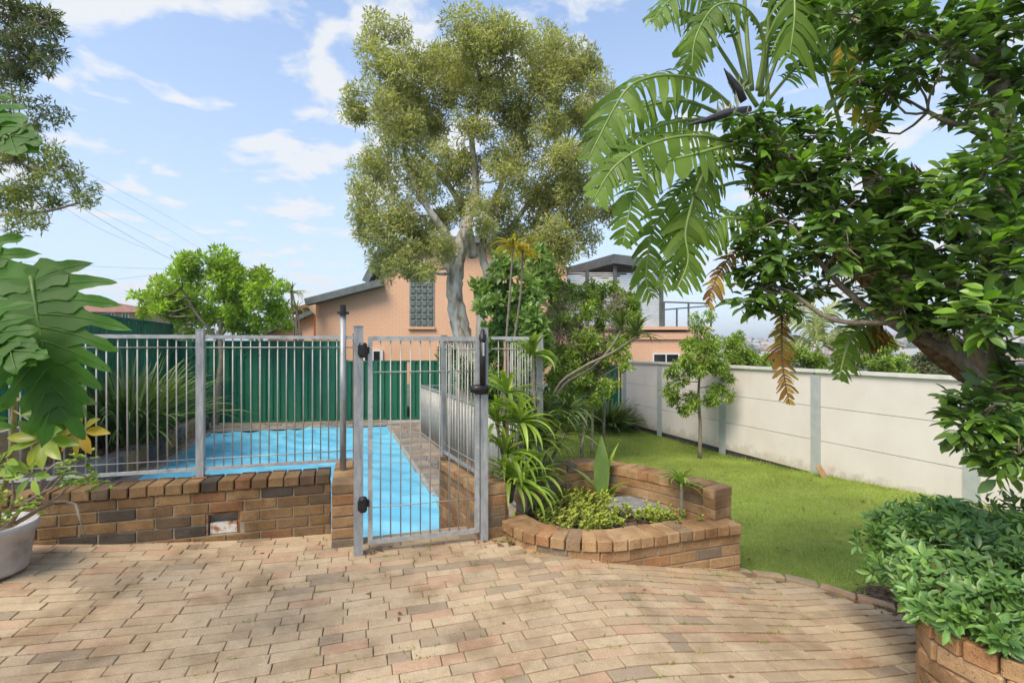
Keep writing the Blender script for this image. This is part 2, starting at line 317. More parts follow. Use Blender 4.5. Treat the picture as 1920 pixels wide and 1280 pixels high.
def cloud(P, D, N, L, W, tpl):
    S, D, N = frames(np.asarray(D, float), np.asarray(N, float)); tv, tf = tpl; n = len(P)
    L = np.broadcast_to(L, (n,))[:, None, None]; W = np.broadcast_to(W, (n,))[:, None, None]
    v = np.asarray(P)[:, None] + S[:, None] * (tv[None, :, :1] * W) + D[:, None] * (tv[None, :, 1:2] * L) + N[:, None] * (tv[None, :, 2:] * L)
    f = tf[None] + (np.arange(n) * len(tv))[:, None, None]
    return v.reshape(-1, 3), f.reshape(-1, 3)
def leaf_mass(name, m, root, P, D, N, L, W, tpl=T_DIAMOND, kind='stuff'):
    v, f = cloud(P, D, N, L, W, tpl); o = np.array(origin(root), float)
    ob = link(name, npmesh(name, v - o, f, True), m, root)
    if kind: ob['kind'] = kind
    return ob
_unit = {}
def unit_leaf(key, m, tpl, asp):
    k = (key, m.name, asp)
    if k not in _unit:
        tv = tpl[0].copy(); tv[:, 0] *= asp; me = npmesh('leaf', tv, tpl[1], True); me.materials.append(m); _unit[k] = me
    return _unit[k]
def leaf_parts(root, m, P, D, N, L, asp, tpl=T_OVAL, name='leaf'):
    me = unit_leaf('leaf', m, tpl, asp); S, D, N = frames(np.asarray(D, float), np.asarray(N, float)); o = np.array(origin(root), float)
    L = np.broadcast_to(L, (len(P),))
    for i in range(len(P)):
        ob = bpy.data.objects.new(name, me); COL.objects.link(ob); ob.parent = root
        A = np.eye(4); A[:3, 0] = S[i] * L[i]; A[:3, 1] = D[i] * L[i]; A[:3, 2] = N[i] * L[i]; A[:3, 3] = P[i] - o
        ob.matrix_basis = Matrix(A.tolist())
def ball(n, c, r, fill=.45, squash=1.0):
    d = RNG.normal(size=(n, 3)); d /= np.linalg.norm(d, axis=1, keepdims=True)
    q = RNG.random((n, 1)) ** fill; p = d * q * r; p[:, 2] *= squash
    return p + np.array(c), d
def clump_leaves(clumps, dens, out=.6, up=.15, rnd=.8, fill=.45, squash=.9):
    """clumps: list of (centre, radius); dens leaves per m2 of clump surface"""
    Ps, Ds = [], []
    for c, r in clumps:
        n = max(6, int(dens * 4 * math.pi * r * r)); p, d = ball(n, c, r, fill, squash)
        Ps.append(p); Ds.append(d * out + RNG.normal(size=(n, 3)) * rnd * .6 + np.array((0, 0, up)))
    P = np.vstack(Ps); D = np.vstack(Ds); N = RNG.normal(size=P.shape) * .6 + np.array((0, -.25, .8)); return P, D, N
def discs(lst, Y, dep=.5):
    """pixel discs -> world clumps at depth about Y with some spread in depth"""
    out = []
    for x, y, r in lst:
        yy = Y + random.uniform(-dep, dep); out.append((tuple(at(x, y, yy)), r * yy / F))
    return out
def limb(mb, pts, r0, r1, n=8, jit=.06, wob=.0):
    p = catmull(pts, .12); k = len(p)
    if wob: p = [q + Vector((random.uniform(-wob, wob), random.uniform(-wob, wob), random.uniform(-wob, wob))) for q in p]
    mb.tube(p, [lerp(r0, r1, (i / (k - 1)) ** .8) for i in range(k)], n, jit); return p
def twigs(mb, clumps, limbs, r=.02, per=5, rt=.006):
    pts = [q for l in limbs for q in l]
    for c, rad in clumps:
        c = Vector(c); a = min(pts, key=lambda q: (q - c).length + max(0, q.z - c.z) * 1.5)
        mid = a.lerp(c, .5) + Vector((0, 0, -.06 * (c - a).length)) + Vector([random.uniform(-.05, .05) for _ in range(3)])
        mb.tube(catmull([a, mid, c], .15), [r * s for s in np.linspace(1, .5, len(catmull([a, mid, c], .15)))], 5)
        for _ in range(per):
            e = c + Vector(RNG.normal(size=3)).normalized() * rad * random.uniform(.6, .95)
            mb.tube([c, c.lerp(e, .5) + Vector([random.uniform(-.04, .04) for _ in range(3)]) * rad * 2, e], [rt * 1.4, rt, rt * .6], 4)

# ------------------------------------------------------------------ brick machinery
def chamfer_mesh(name, d, c=.006, jit=.0015):
    x, y, z = [q / 2 for q in d]; vs = []; idx = {}
    for sx in (-1, 1):
        for sy in (-1, 1):
            for sz in (-1, 1):
                for ax in range(3):
                    p = [sx * (x - c), sy * (y - c), sz * (z - c)]; p[ax] = (sx, sy, sz)[ax] * (x, y, z)[ax]
                    idx[(sx, sy, sz, ax)] = len(vs); vs.append([q + random.uniform(-jit, jit) for q in p])
    fs = []
    for ax in range(3):
        o = [i for i in range(3) if i != ax]
        for s in (-1, 1):
            q = []
            for a, b in ((-1, -1), (1, -1), (1, 1), (-1, 1)):
                k = [0, 0, 0]; k[ax] = s; k[o[0]] = a; k[o[1]] = b; q.append(idx[(*k, ax)])
            fs.append(q)
    for ax in range(3):           # edge strips parallel to ax
        o = [i for i in range(3) if i != ax]
        for a in (-1, 1):
            for b in (-1, 1):
                k0 = [0, 0, 0]; k0[ax] = -1; k0[o[0]] = a; k0[o[1]] = b; k1 = list(k0); k1[ax] = 1
                fs.append([idx[(*k0, o[0])], idx[(*k1, o[0])], idx[(*k1, o[1])], idx[(*k0, o[1])]])
    for sx in (-1, 1):
        for sy in (-1, 1):
            for sz in (-1, 1): fs.append([idx[(sx, sy, sz, a)] for a in range(3)])
    me = bpy.data.meshes.new(name); me.from_pydata(vs, [], fs); me.validate()
    import bmesh
    b = bmesh.new(); b.from_mesh(me); bmesh.ops.recalc_face_normals(b, faces=b.faces); b.to_mesh(me); b.free(); me.update(); return me
_bm = {}
def brick_mesh(d, m, name='brick', c=.006):
    k = (tuple(round(q, 3) for q in d), m.name)
    if k not in _bm:
        _bm[k] = [chamfer_mesh(name, d, c) for _ in range(4)]
        for me in _bm[k]: me.materials.append(m)
    return random.choice(_bm[k])
def put(name, me, root, pos, rz=0.0, tilt=(0, 0), sx=1.0):
    o = bpy.data.objects.new(name, me); COL.objects.link(o); o.parent = root
    o.location = Vector(pos) - origin(root); o.rotation_euler = (tilt[0], tilt[1], rz); o.scale = (sx, 1, 1); return o
def lay_wall(root, path, z0, n, m, thick=.22, off=0.0, hole=None, start=0.0, cap=None, capm=None, capd=.25, capoff=0.0, mortar=True, mthick=None, moff=0.0, hh=.079):
    """running bond along path; off: shift to the left normal; cap: z of cap underside or None"""
    for k in range(n):
        zc = z0 + k * .086 + .043; d = start + (0 if k % 2 else -.12)
        while d < path.L - .03:
            a, b = max(d, 0), min(d + .2325, path.L); d += .24
            if hole and hole[2] < zc < hole[3] and a < hole[1] and b > hole[0]:
                if a < hole[0] - .02: b = hole[0]
                elif b > hole[1] + .02: a = hole[1]
                else: continue
            if b - a < .035: continue
            p, t = path.at((a + b) / 2); nrm = Vector((-t.y, t.x, 0)); c = p + nrm * off
            put('brick', brick_mesh((.23, thick, hh), m), root, (c.x + random.uniform(-.002, .002), c.y + random.uniform(-.002, .002), zc),
                math.atan2(t.y, t.x) + random.uniform(-.008, .008), (random.uniform(-.008, .008), random.uniform(-.008, .008)), (b - a) / .23)
    if mortar:
        mb = MB(); k = max(2, int(path.L / .08)); mt = mthick or thick - .016; vs = []; z1 = z0 + n * .086
        for i in range(k + 1):
            p, t = path.at(path.L * (.004 + .992 * i / k)); nrm = Vector((-t.y, t.x, 0)); c = p + nrm * (off + moff)
            for q, z in ((-mt / 2, z0), (mt / 2, z0), (mt / 2, z1), (-mt / 2, z1)): vs.append((c.x + nrm.x * q, c.y + nrm.y * q, z))
        fs = [(i * 4 + j, (i + 1) * 4 + j, (i + 1) * 4 + (j + 1) % 4, i * 4 + (j + 1) % 4) for i in range(k) for j in range(4)] + [(0, 1, 2, 3), (k * 4 + 3, k * 4 + 2, k * 4 + 1, k * 4)]
        mb.add(vs, fs).build('mortar_bed', M['mortar'], root)
    if cap is not None:
        cnt = max(1, round(path.L / .119)); w = path.L / cnt
        for i in range(cnt):
            p, t = path.at((i + .5) * w); nrm = Vector((-t.y, t.x, 0)); c = p + nrm * (off + capoff)
            put('capping_brick', brick_mesh((.11, capd, hh), capm or m, c=.006), root, (c.x, c.y, cap + .038 + random.uniform(-.003, .003)),
                math.atan2(t.y, t.x) + random.uniform(-.02, .02), (random.uniform(-.015, .015), random.uniform(-.02, .02)), (w - .009) / .11)
def inside(poly, x, y):
    c = False; j = len(poly) - 1
    for i in range(len(poly)):
        (xi, yi), (xj, yj) = poly[i], poly[j]
        if (yi > y) != (yj > y) and x < (xj - xi) * (y - yi) / (yj - yi) + xi: c = not c
        j = i
    return c
# ================================================================== SETTING
def patio_z(x, y=3.9):
    if x < -1: return .025 * (x + 1) ** 2
    if x < .35: return 0.0
    if x < .8: z = -.22 * (x - .35) ** 2
    elif x < 1.9: z = -.0446 - .2 * (x - .8)
    else: z = -.2646 - .11 * (min(x, 3.6) - 1.9)
    return z * interp(y, [2.2, 3.7], [.72, 1.0])
def lawn_z(y): return interp(y, LY, LZ)
LY, LZ = [2.5, 3.6, 4.2, 6.7, 9, 11, 16], [-.37, -.37, -.37, -.56, -.73, -.84, -.86]
PW = Vector((-1.50, 4.14, 0))
def wl(s, t=0.0, z=0.0): return PW + U * s + V * t + Vector((0, 0, z))
FRONT = [(-.10, 4.16), (.02, 3.95), (.20, 3.78), (.50, 3.675), (.76, 3.66), (1.08, 3.77), (1.46, 3.90), (1.84, 4.02)]
BACK = [(1.85, 4.21), (1.63, 4.55), (1.26, 4.96), (.78, 5.27), (.41, 5.12), (.02, 4.88)]
CURB = [(1.88, 3.99), (2.10, 4.0), (2.34, 3.93), (2.55, 3.80), (2.90, 3.60), (3.2, 3.35), (3.45, 2.95), (3.6, 2.4), (3.65, 1.6)]
_a, _b, _c, _e = wl(-4.2, .06), wl(-.0, .06), wl(.03, -.17), wl(1.37, -.14)
PATIO = [(_a.x, _a.y), (_b.x, _b.y), (_c.x, _c.y), (_e.x, _e.y)] + [(x, y + .1) for x, y in FRONT] + [(x - .02, y - .03) for x, y in CURB] + [(3.5, .8), (-4.6, .8)]

def terrain():
    nr, na = 90, 144; rs = np.concatenate([[0], np.geomspace(3, 8000, nr - 1)]); vs = []; fs = []
    for r in rs:
        for j in range(na):
            a = 2 * math.pi * j / na
            z = interp(r, [0, 22, 60, 220, 420, 620, 900, 2500, 8000], [-1.02, -1.05, -5, -22, -20, 0, 14, 6, -60])
            side = .5 + .5 * math.cos(a - R(62)); hill = (6 * math.sin(a * 9 + 1) + 4 * math.sin(a * 23)) * interp(r, [300, 700, 1500], [0, 1, 1])
            if r > 400: z = lerp(-22, z + hill * .6, .35 + .65 * side)
            vs.append((r * math.cos(a), r * math.sin(a), z))
    fs = [(i * na + j, (i + 1) * na + j, (i + 1) * na + (j + 1) % na, i * na + (j + 1) % na) for i in range(nr - 1) for j in range(na)]
    o = link('terrain', npmesh('terrain', vs, fs, True), M['earth']); tag(o, kind='structure')
    # far town on the hill, too small to tell house from house
    cub = MB(); P = []
    for _ in range(1500):
        a = R(random.uniform(38, 78)); r = random.uniform(380, 900)
        z = interp(r, [0, 22, 60, 220, 420, 620, 900, 2500, 8000], [-1.02, -1.05, -5, -22, -20, 0, 14, 6, -60])
        hill = (6 * math.sin(a * 9 + 1) + 4 * math.sin(a * 23)) * interp(r, [300, 700, 1500], [0, 1, 1]); side = .5 + .5 * math.cos(a - R(62))
        z = lerp(-22, z + hill * .6, .35 + .65 * side); c = Vector((r * math.cos(a), r * math.sin(a), z))
        if random.random() < .5: cub.box(c + Vector((0, 0, 2)), (random.uniform(6, 13), random.uniform(6, 12), random.uniform(4, 8)), random.uniform(0, 3))
        else: P.append((c, random.uniform(2, 5)))
    t = NT('town_walls'); m = t.bsdf(t.ramp(t.rnd(True), [(0, (.72, .70, .66)), (.35, (.55, .32, .24)), (.6, (.66, .60, .52)), (.8, (.36, .33, .32))], 'CONSTANT'), .8)
    tag(cub.build('distant_town', m), 'pale houses of the hazy town on the far hillside', 'town', kind='stuff')
    Pn, D, N = clump_leaves(P, .3, fill=.3); r0 = link('distant_trees', None); r0.location = (0, 0, 0)
    bpy.data.objects.remove(r0)
    v, f = cloud(Pn, D, N, 3.4, 2.8, T_DIAMOND)
    tag(link('distant_trees', npmesh('distant_trees', v, f), M['olive']), 'hazy grey green trees between the far hillside houses', 'trees', kind='stuff')
terrain()
def grid_sheet(name, poly, zf, step, m, box):
    x0, x1, y0, y1 = box; nx, ny = int((x1 - x0) / step), int((y1 - y0) / step); vs = {}; V_, F_ = [], []
    def vid(i, j):
        if (i, j) not in vs:
            x, y = x0 + i * step, y0 + j * step; vs[(i, j)] = len(V_); V_.append((x, y, zf(x, y)))
        return vs[(i, j)]
    for i in range(nx):
        for j in range(ny):
            if inside(poly, x0 + (i + .5) * step, y0 + (j + .5) * step): F_.append((vid(i, j), vid(i + 1, j), vid(i + 1, j + 1), vid(i, j + 1)))
    o = link(name, npmesh(name, V_, F_, True), m); tag(o, kind='structure'); return o
# --- patio: bed sheet, and pavers on edge in running bond
patio = grid_sheet('patio', PATIO, lambda x, y: patio_z(x, y) - .009, .07, M['joint'], (-5.8, 3.8, .8, 5.2))
def lay_pavers():
    rows = []
    for j in range(-12, 52):
        b = .9 + j * .0875; d = -6 + (.12 if j % 2 else 0) + random.uniform(-.04, .04)
        while d < 6:
            ln = .232 if random.random() > .2 else .115
            x, y = U.x * (d + ln / 2) + V.x * b, U.y * (d + ln / 2) + V.y * b
            if inside(PATIO, x, y): rows.append((x, y, ln))
            d += ln + .005
    def vis(x, y):
        z = patio_z(x, y); px = 960 + F * x / y; py = HOR + F * (CAMH - z) / y; return -20 < px < 1735 and 960 < py < 1300
    def clear(x, y):
        return not any((x - fx) ** 2 + (y - fy) ** 2 < .0001 for fx, fy in FRONT)
    v = [r for r in rows if r[1] > .8 and vis(r[0], r[1])]; v.sort(key=lambda r: r[1]); near = set(map(id, v[:300]))
    mass = MB()
    for r in rows:
        x, y, ln = r; z = patio_z(x, y) + random.uniform(-.0025, .0025) - .034; sl = -(patio_z(x + .05, y) - patio_z(x - .05, y)) / .1; sy = (patio_z(x, y + .05) - patio_z(x, y - .05)) / .1
        me = brick_mesh((ln, .0815, .07), M['paver' if id(r) in near else 'paver_mass'], 'paver', .0035)
        rz = TH + random.uniform(-.012, .012); tl = (sy + random.uniform(-.012, .012), sl * .956 + random.uniform(-.008, .008))
        if id(r) in near: put('paver', me, patio, (x, y, z), rz, tl)
        else:
            mt = Matrix.Translation((x, y, z)) @ Matrix.Rotation(rz, 4, 'Z') @ Matrix.Rotation(tl[1], 4, 'Y') @ Matrix.Rotation(tl[0], 4, 'X')
            mass.add([mt @ q.co for q in me.vertices], [tuple(p.vertices) for p in me.polygons])
    tag(mass.build('farther_pavers', M['paver_mass'], patio), kind='stuff')
    c = Path(catmull([(x, y, 0) for x, y in CURB], .04)); d = .05
    while d < c.L - .1:
        p, t = c.at(d + .115); put('edging_brick', brick_mesh((.23, .09, .1), M['paver'], 'edging_brick', .008), patio, (p.x, p.y, patio_z(p.x, p.y) - .026), math.atan2(t.y, t.x), (0, .13)); d += .24
    # small weeds growing from the joints
    P = []
    for _ in range(240):
        x, y = random.uniform(-1.6, 3.0), random.uniform(2.2, 4.1)
        if inside(PATIO, x, y) and not inside([(a, b + .02) for a, b in FRONT] + [(1.85, 5), (-.2, 5)], x, y):
            j = round(((V.x * x + V.y * y) - .9 - .044) / .0875); b = .9 + .044 + j * .0875; a = U.x * x + U.y * y
            x, y = U.x * a + V.x * b, U.y * a + V.y * b
            for _ in range(random.randint(3, 16)): P.append((x + random.gauss(0, .02), y + random.gauss(0, .008), patio_z(x, y) - .01))
    for x0_, x1_, y0_ in ((-.25, .1, 4.0), (.05, .3, 3.76), (1.5, 1.9, 3.86)):
        for _ in range(160): x = random.uniform(x0_, x1_); P.append((x, y0_ + random.gauss(0, .03), patio_z(x) - .01))
    P = np.array(P); n = len(P); D = RNG.normal(size=(n, 3)) * .6 + (0, 0, .9)
    leaf_mass('weeds', M['grass'], patio, P, D, RNG.normal(size=(n, 3)), RNG.uniform(.012, .035, n), .006, T_DIAMOND)
lay_pavers()
def fallen():
    P = [(random.gauss(-.12, .12), random.gauss(3.98, .05)) for _ in range(26)] + [(random.uniform(-2.6, 2.4), random.uniform(2.4, 3.9)) for _ in range(14)] + [(random.gauss(-1.05, .06), random.gauss(3.80, .04)) for _ in range(14)]
    P = np.array([(x, y, patio_z(x, y) + .006) for x, y in P]); n = len(P)
    leaf_mass('fallen_leaves', M['litter'], patio, P, RNG.normal(size=(n, 3)) * (1, 1, .15), RNG.normal(size=(n, 3)) * .25 + (0, 0, 1), RNG.uniform(.025, .055, n), .018)
fallen()
# --- lawn
LAWN = [(x + .05, y + .03) for x, y in CURB] + [(4, 1.5), (8.5 - .3404 * 1.5 - .02, 1.5), (8.5 - .3404 * 15.2 - .02, 15.2), (.4, 15.2), (.5, 9), (-.1, 5.6), (.0, 4.9), (.41, 5.1), (.78, 5.24), (1.26, 4.94), (1.63, 4.53), (1.84, 4.2)]
lawn = grid_sheet('lawn', LAWN, lambda x, y: lawn_z(y) + .012 * math.sin(x * 2.1 + y * 1.3), .06, M['lawn'], (-.3, 8.5, 1.4, 15.4))
def grass():
    n = 330000; w = RNG.random(n); y = 3.2 + 11.8 * w ** 1.7; x = RNG.uniform(-.3, 8, n)
    wallx = 8.5 - .3404 * y; ok = (x < wallx) & (x > np.where(y < 5.3, 1.75, .2)) & (x / y < 1.06)
    cx = np.interp(y, [2.4, 2.95, 3.35, 3.6, 3.8, 3.93, 4.04], [3.65, 3.5, 3.25, 2.95, 2.6, 2.39, 1.9]); ok &= (y > 4.04) | (x > cx)
    ring = np.interp(x, [.41, .78, 1.26, 1.63, 1.85], [5.14, 5.29, 4.99, 4.58, 4.22]); ok &= (x > 1.88) | (y > ring)
    bare = np.hypot(x - 3.15, (y - 3.75) * 1.0) < .42; ok &= ~bare | (RNG.random(n) < .12)
    x, y = x[ok], y[ok]; n = len(x); z = np.interp(y, LY, LZ) + .012 * np.sin(x * 2.1 + y * 1.3)
    P = np.c_[x, y, z - .004]; D = RNG.normal(size=(n, 3)) * .55 + (0, 0, 1); s = .7 + .06 * y
    leaf_mass('grass', M['grass'], lawn, P, D, RNG.normal(size=(n, 3)), RNG.uniform(.022, .055, n) * s, .0052 * s, T_BLADE)
grass()
def lawn_litter():
    n = 110; y = RNG.uniform(4.1, 11, n); x = RNG.uniform(1.9, 5.2, n); k = x < 8.3 - .3404 * y; x, y = x[k], y[k]; n = len(x)
    leaf_mass('fallen_leaves', M['litter'], lawn, np.c_[x, y, np.interp(y, LY, LZ) + .03], RNG.normal(size=(n, 3)) * (1, 1, .2), RNG.normal(size=(n, 3)) * .3 + (0, 0, 1), RNG.uniform(.03, .07, n), .022)
    # ragged tufts along the foot of the wall and the planter
    y = RNG.uniform(4.5, 14.5, 5200); x = 8.5 - .3404 * y - np.abs(RNG.normal(.03, .06, 5200)) - .05; n = len(x)
    leaf_mass('edge_tufts', M['grass'], lawn, np.c_[x, y, np.interp(y, LY, LZ) - .01], RNG.normal(size=(n, 3)) * .5 + (0, 0, 1), RNG.normal(size=(n, 3)), RNG.uniform(.05, .13, n) * (RNG.random(n) ** .5), .009, T_BLADE)
lawn_litter()
def litter():
    # bare earth with dead leaves at the foot of the right-hand bed
    mb = MB(); k = 26; vs = [(3.2, 3.72, lawn_z(3.72) + .03)]
    for j in range(k):
        a = 2 * math.pi * j / k; r = .5 + .1 * math.sin(3 * a) + .06 * math.sin(7 * a); vs.append((3.2 + r * 1.3 * math.cos(a), 3.72 + r * .8 * math.sin(a), lawn_z(3.7) - .015))
    mb.add(vs, [(0, 1 + j, 1 + (j + 1) % k) for j in range(k)], True); o = mb.build('bare_earth', M['soil']); tag(o, kind='structure')
    n = 420; P = np.c_[RNG.normal(3.15, .3, n), RNG.normal(3.72, .16, n), np.full(n, lawn_z(3.7) + .03)]
    leaf_mass('leaf_litter', M['litter'], o, P, RNG.normal(size=(n, 3)) * (1, 1, .25), RNG.normal(size=(n, 3)) * .3 + (0, 0, 1), RNG.uniform(.03, .07, n), .02)
litter()
# --- pool terrace
FL, FR, NR = Vector((-7.8, 12.94, 0)), Vector((-3.47, 14.07, 0)), Vector((-.45, 5.5, 0)); NL = FL + NR - FR
ZP = -.60
B0, B1 = Vector((-5.45, 5.0, 0)), Vector((-8.0, 13.2, 0)); FC = Vector((-9.5, 14.0, 0)); FD = Vector((-.357, 1, 0))
FN = FC - FD * 10.2; BF1 = Vector((-1.2, 15.25, 0))
def flat(mb, poly, z0, z1): return mb.prism([(p[0], p[1], z0) for p in poly], (0, 0, z1 - z0))
tb = MB()
flat(tb, [NR, (.35, 6.3), (-2.0, 15.2), (-3.47, 15.0), FR], -1.0, ZP - .02)
flat(tb, [FR, (-3.47, 15.0), (-9.3, 14.0), (-8.0, 13.25), FL], -1.0, ZP - .02)
flat(tb, [FL, (-8.05, 13.25), (-5.4, 4.6), NL], -1.0, ZP - .02)
flat(tb, [NL, (-5.2, 3.5), (.35, 5.0), (.35, 6.3), NR], -1.0, ZP - .02)
terrace = tb.build('pool_terrace', M['concrete']); tag(terrace, kind='structure')
def stones(root, a, b, c, d, nu, nv, z, m, jit=.25, th=.03, name='paving_stone'):
    """a-b along u, a-d along v"""
    a, b, c, d = [Vector((*q[:2], 0)) for q in (a, b, c, d)]; P = {}
    for i in range(nu + 1):
        for j in range(nv + 1):
            s = (i + (random.uniform(-jit, jit) if 0 < i < nu else 0)) / nu; t = (j + (random.uniform(-jit, jit) if 0 < j < nv else 0)) / nv
            P[i, j] = a.lerp(b, s).lerp(d.lerp(c, s), t)
    for i in range(nu):
        for j in range(nv):
            q = [P[i, j], P[i + 1, j], P[i + 1, j + 1], P[i, j + 1]]; ctr = sum(q, Vector()) / 4
            q = [p + (ctr - p).normalized() * .014 for p in q]; zz = z + random.uniform(-.006, .006)
            mb = MB(); lo = [(p.x, p.y, zz - th) for p in q]; mi = [(p.x, p.y, zz - .006) for p in q]; hi = [((p + (ctr - p) * .03).x, (p + (ctr - p) * .03).y, zz) for p in q]
            mb.add(lo + mi + hi, [(k, (k + 1) % 4, 4 + (k + 1) % 4, 4 + k) for k in range(4)] + [(4 + k, 4 + (k + 1) % 4, 8 + (k + 1) % 4, 8 + k) for k in range(4)] + [(8, 9, 10, 11)])
            mb.build(name, m, root)
e_ = (FR - NR).normalized(); n_ = Vector((e_.y, -e_.x, 0))
stones(terrace, NR, NR + n_ * .95, FR + n_ * .95, FR, 3, 26, ZP, M['stone'])
stones(terrace, FL, FR, FR + Vector((-.25, .85, 0)), FL + Vector((-.6, .9, 0)), 13, 3, ZP, M['stone'])
stones(terrace, NL.lerp(FL, .25), NL.lerp(FL, .25) + Vector((-.42, .1, 0)), FL + Vector((-.12, .1, 0)), FL, 1, 16, ZP, M['stone'], .2)
# step down behind the gate
sb = MB()
for k, (t0, zt) in enumerate(((-.15, -.2), (.16, -.4))):
    flat(sb, [wl(.27, t0), wl(1.3, t0), wl(1.3, t0 + .31), wl(.27, t0 + .31)], -.7 + k * .004, zt)
tag(sb.build('garden_steps', M['brick2']), kind='structure')
# pool shell, black edge band and blue cover
pm_ = MB()
for p, q in ((NR, FR), (FR, FL), (FL, NL), (NL, NR)):
    d = (q - p).normalized(); nn = Vector((-d.y, d.x, 0)) * .06
    flat(pm_, [p + nn * .0, q + nn * .0, q + nn, p + nn], -1.0, ZP - .035)
pe = pm_.build('pool', M['concrete']); tag(pe, kind='structure')
d_ = (FL - FR).normalized(); kb = MB(); kn = Vector((-d_.y, d_.x, 0)) * .012
flat(kb, [FR + kn * 5.2, FL + kn * 5.2, FL + kn * 6.5, FR + kn * 6.5], -.9, ZP - .04); kb.build('waterline_band', M['black'], pe)
def cover():
    nu, nv = 110, 150; vs = np.zeros((nu + 1, nv + 1, 3)); 
    for i in range(nu + 1):
        for j in range(nv + 1):
            p = NL.lerp(NR, i / nu).lerp(FL.lerp(FR, i / nu), j / nv); x, y = p.x, p.y
            w = .016 * math.sin(7 * x + 2.4 * math.sin(y * 1.1)) * math.sin(y * .8 + 1) ** 2 + .010 * math.sin(11 * (x * .5 + y) + 3 * math.sin(x))
            w += .03 * math.exp(-((x + 6.2 - .25 * (y - 9)) ** 2) / .02) + .02 * math.exp(-((x + 4.6 + .3 * (y - 9)) ** 2) / .01)
            w += .012 * math.sin(x * 3.1 + 1.7 * math.sin(y * 2.3)) * math.sin(y * 2.9 + x) + .02 * math.exp(-((x + 3.1 + .42 * (y - 8)) ** 2) / .006) + .018 * math.exp(-((y - 7.1 - .35 * x - .8) ** 2) / .004)
            vs[i, j] = (x, y, -.66 + w * 1.35)
    idx = np.arange((nu + 1) * (nv + 1)).reshape(nu + 1, nv + 1)
    f = np.stack([idx[:-1, :-1], idx[1:, :-1], idx[1:, 1:], idx[:-1, 1:]], -1).reshape(-1, 4)
    o = link('pool_cover', npmesh('pool_cover', vs.reshape(-1, 3), f, True), M['cover']); tag(o, 'wrinkled sky blue bubble cover floating on the swimming pool', 'pool cover')
cover()
# --- raised bed left of the pool with slate-tiled face
bed = MB(); flat(bed, [B0, B1, FC - FD * .2 + Vector((.12, 0, 0)), FN + Vector((.12, 0, 0))], -1.0, -.28)
bedo = bed.build('raised_bed', M['soil']); tag(bedo, kind='structure')
bd = (B1 - B0); nt_ = 27; bn = Vector((bd.y, -bd.x, 0)).normalized()
for i in range(nt_):
    p = B0 + bd * (i + .5) / nt_ + bn * .012; ln = bd.length / nt_ - .012
    o = put('slate_tile', brick_mesh((.304, .024, .33), M['tile'], 'slate_tile', .004), bedo, (p.x, p.y, -.43), math.atan2(bd.y, bd.x) , (0, 0), ln / .304)
stones(bedo, B0, B1, B1 - bn * .3, B0 - bn * .3, 24, 1, -.255, M['stone'], .2, .05, 'coping_stone')
stones(bedo, B0 - bn * .32, B0.lerp(B1, .42) - bn * .32, B0.lerp(B1, .42) - bn * .95, B0 - bn * .95, 9, 2, -.262, M['stone'], .25)
gb = MB(); flat(gb, [(.38, 6.3), (.35, 5.0), (0.02, 4.9), (.45, 5.25), (-.05, 5.6), (.55, 9), (.5, 15.6), (-2.0, 15.3)], -1.0, -.72)
tag(gb.build('garden_bed', M['soil']), kind='structure')

# ================================================================== WALLS AND FENCES
def pool_wall():
    root = thing('pool_wall', 'low brown brick wall with header capping under the left pool fence', 'brick wall', wl(-2, .11))
    pth = Path([wl(-4.0), wl(0)])
    # courses follow the patio rise: start two courses below
    lay_wall(root, pth, -.0, 5, M['brick'], .105, .0525, (3.09, 3.33, .08, .24), cap=.43, capm=M['brick'], capd=.25, capoff=.06, mthick=.13, moff=.105)
    # thin mortar sheet close behind the faces, broken at the opening
    for s0, s1, z0, z1 in ((-3.99, -.91, 0, .43), (-.67, -.005, 0, .43), (-.91, -.67, .262, .43), (-.91, -.67, 0, .084)):
        mb = MB(); mb.prism([wl(s0, .008, z0), wl(s1, .008, z0), wl(s1, .095, z0), wl(s0, .095, z0)], (0, 0, z1 - z0)); mb.build('mortar_bed', M['mortar'], root)
    op = MB()
    for s0, s1, z0, z1 in ((-.91, -.895, .088, .258), (-.685, -.67, .088, .258), (-.895, -.685, .246, .258)):
        op.prism([wl(s0, .012, z0), wl(s1, .012, z0), wl(s1, .1, z0), wl(s0, .1, z0)], (0, 0, z1 - z0))
    op.build('opening_frame', M['rust'], root)
    fl = MB(); fl.prism([wl(-.885, .03, .09), wl(-.695, .03, .09), wl(-.695, .06, .09), wl(-.885, .06, .09)], (0, 0, .085))
    t = NT('rusty_enamel'); m = t.bsdf(t.ramp(t.noise(16, 6, .65), [(.45, (.62, .60, .56)), (.56, (.45, .26, .14)), (.66, (.16, .06, .03))]), .6)
    o = fl.build('skimmer_plate', m, root); tag(o, 'white rust-stained metal plate in the wall opening')
pool_wall()
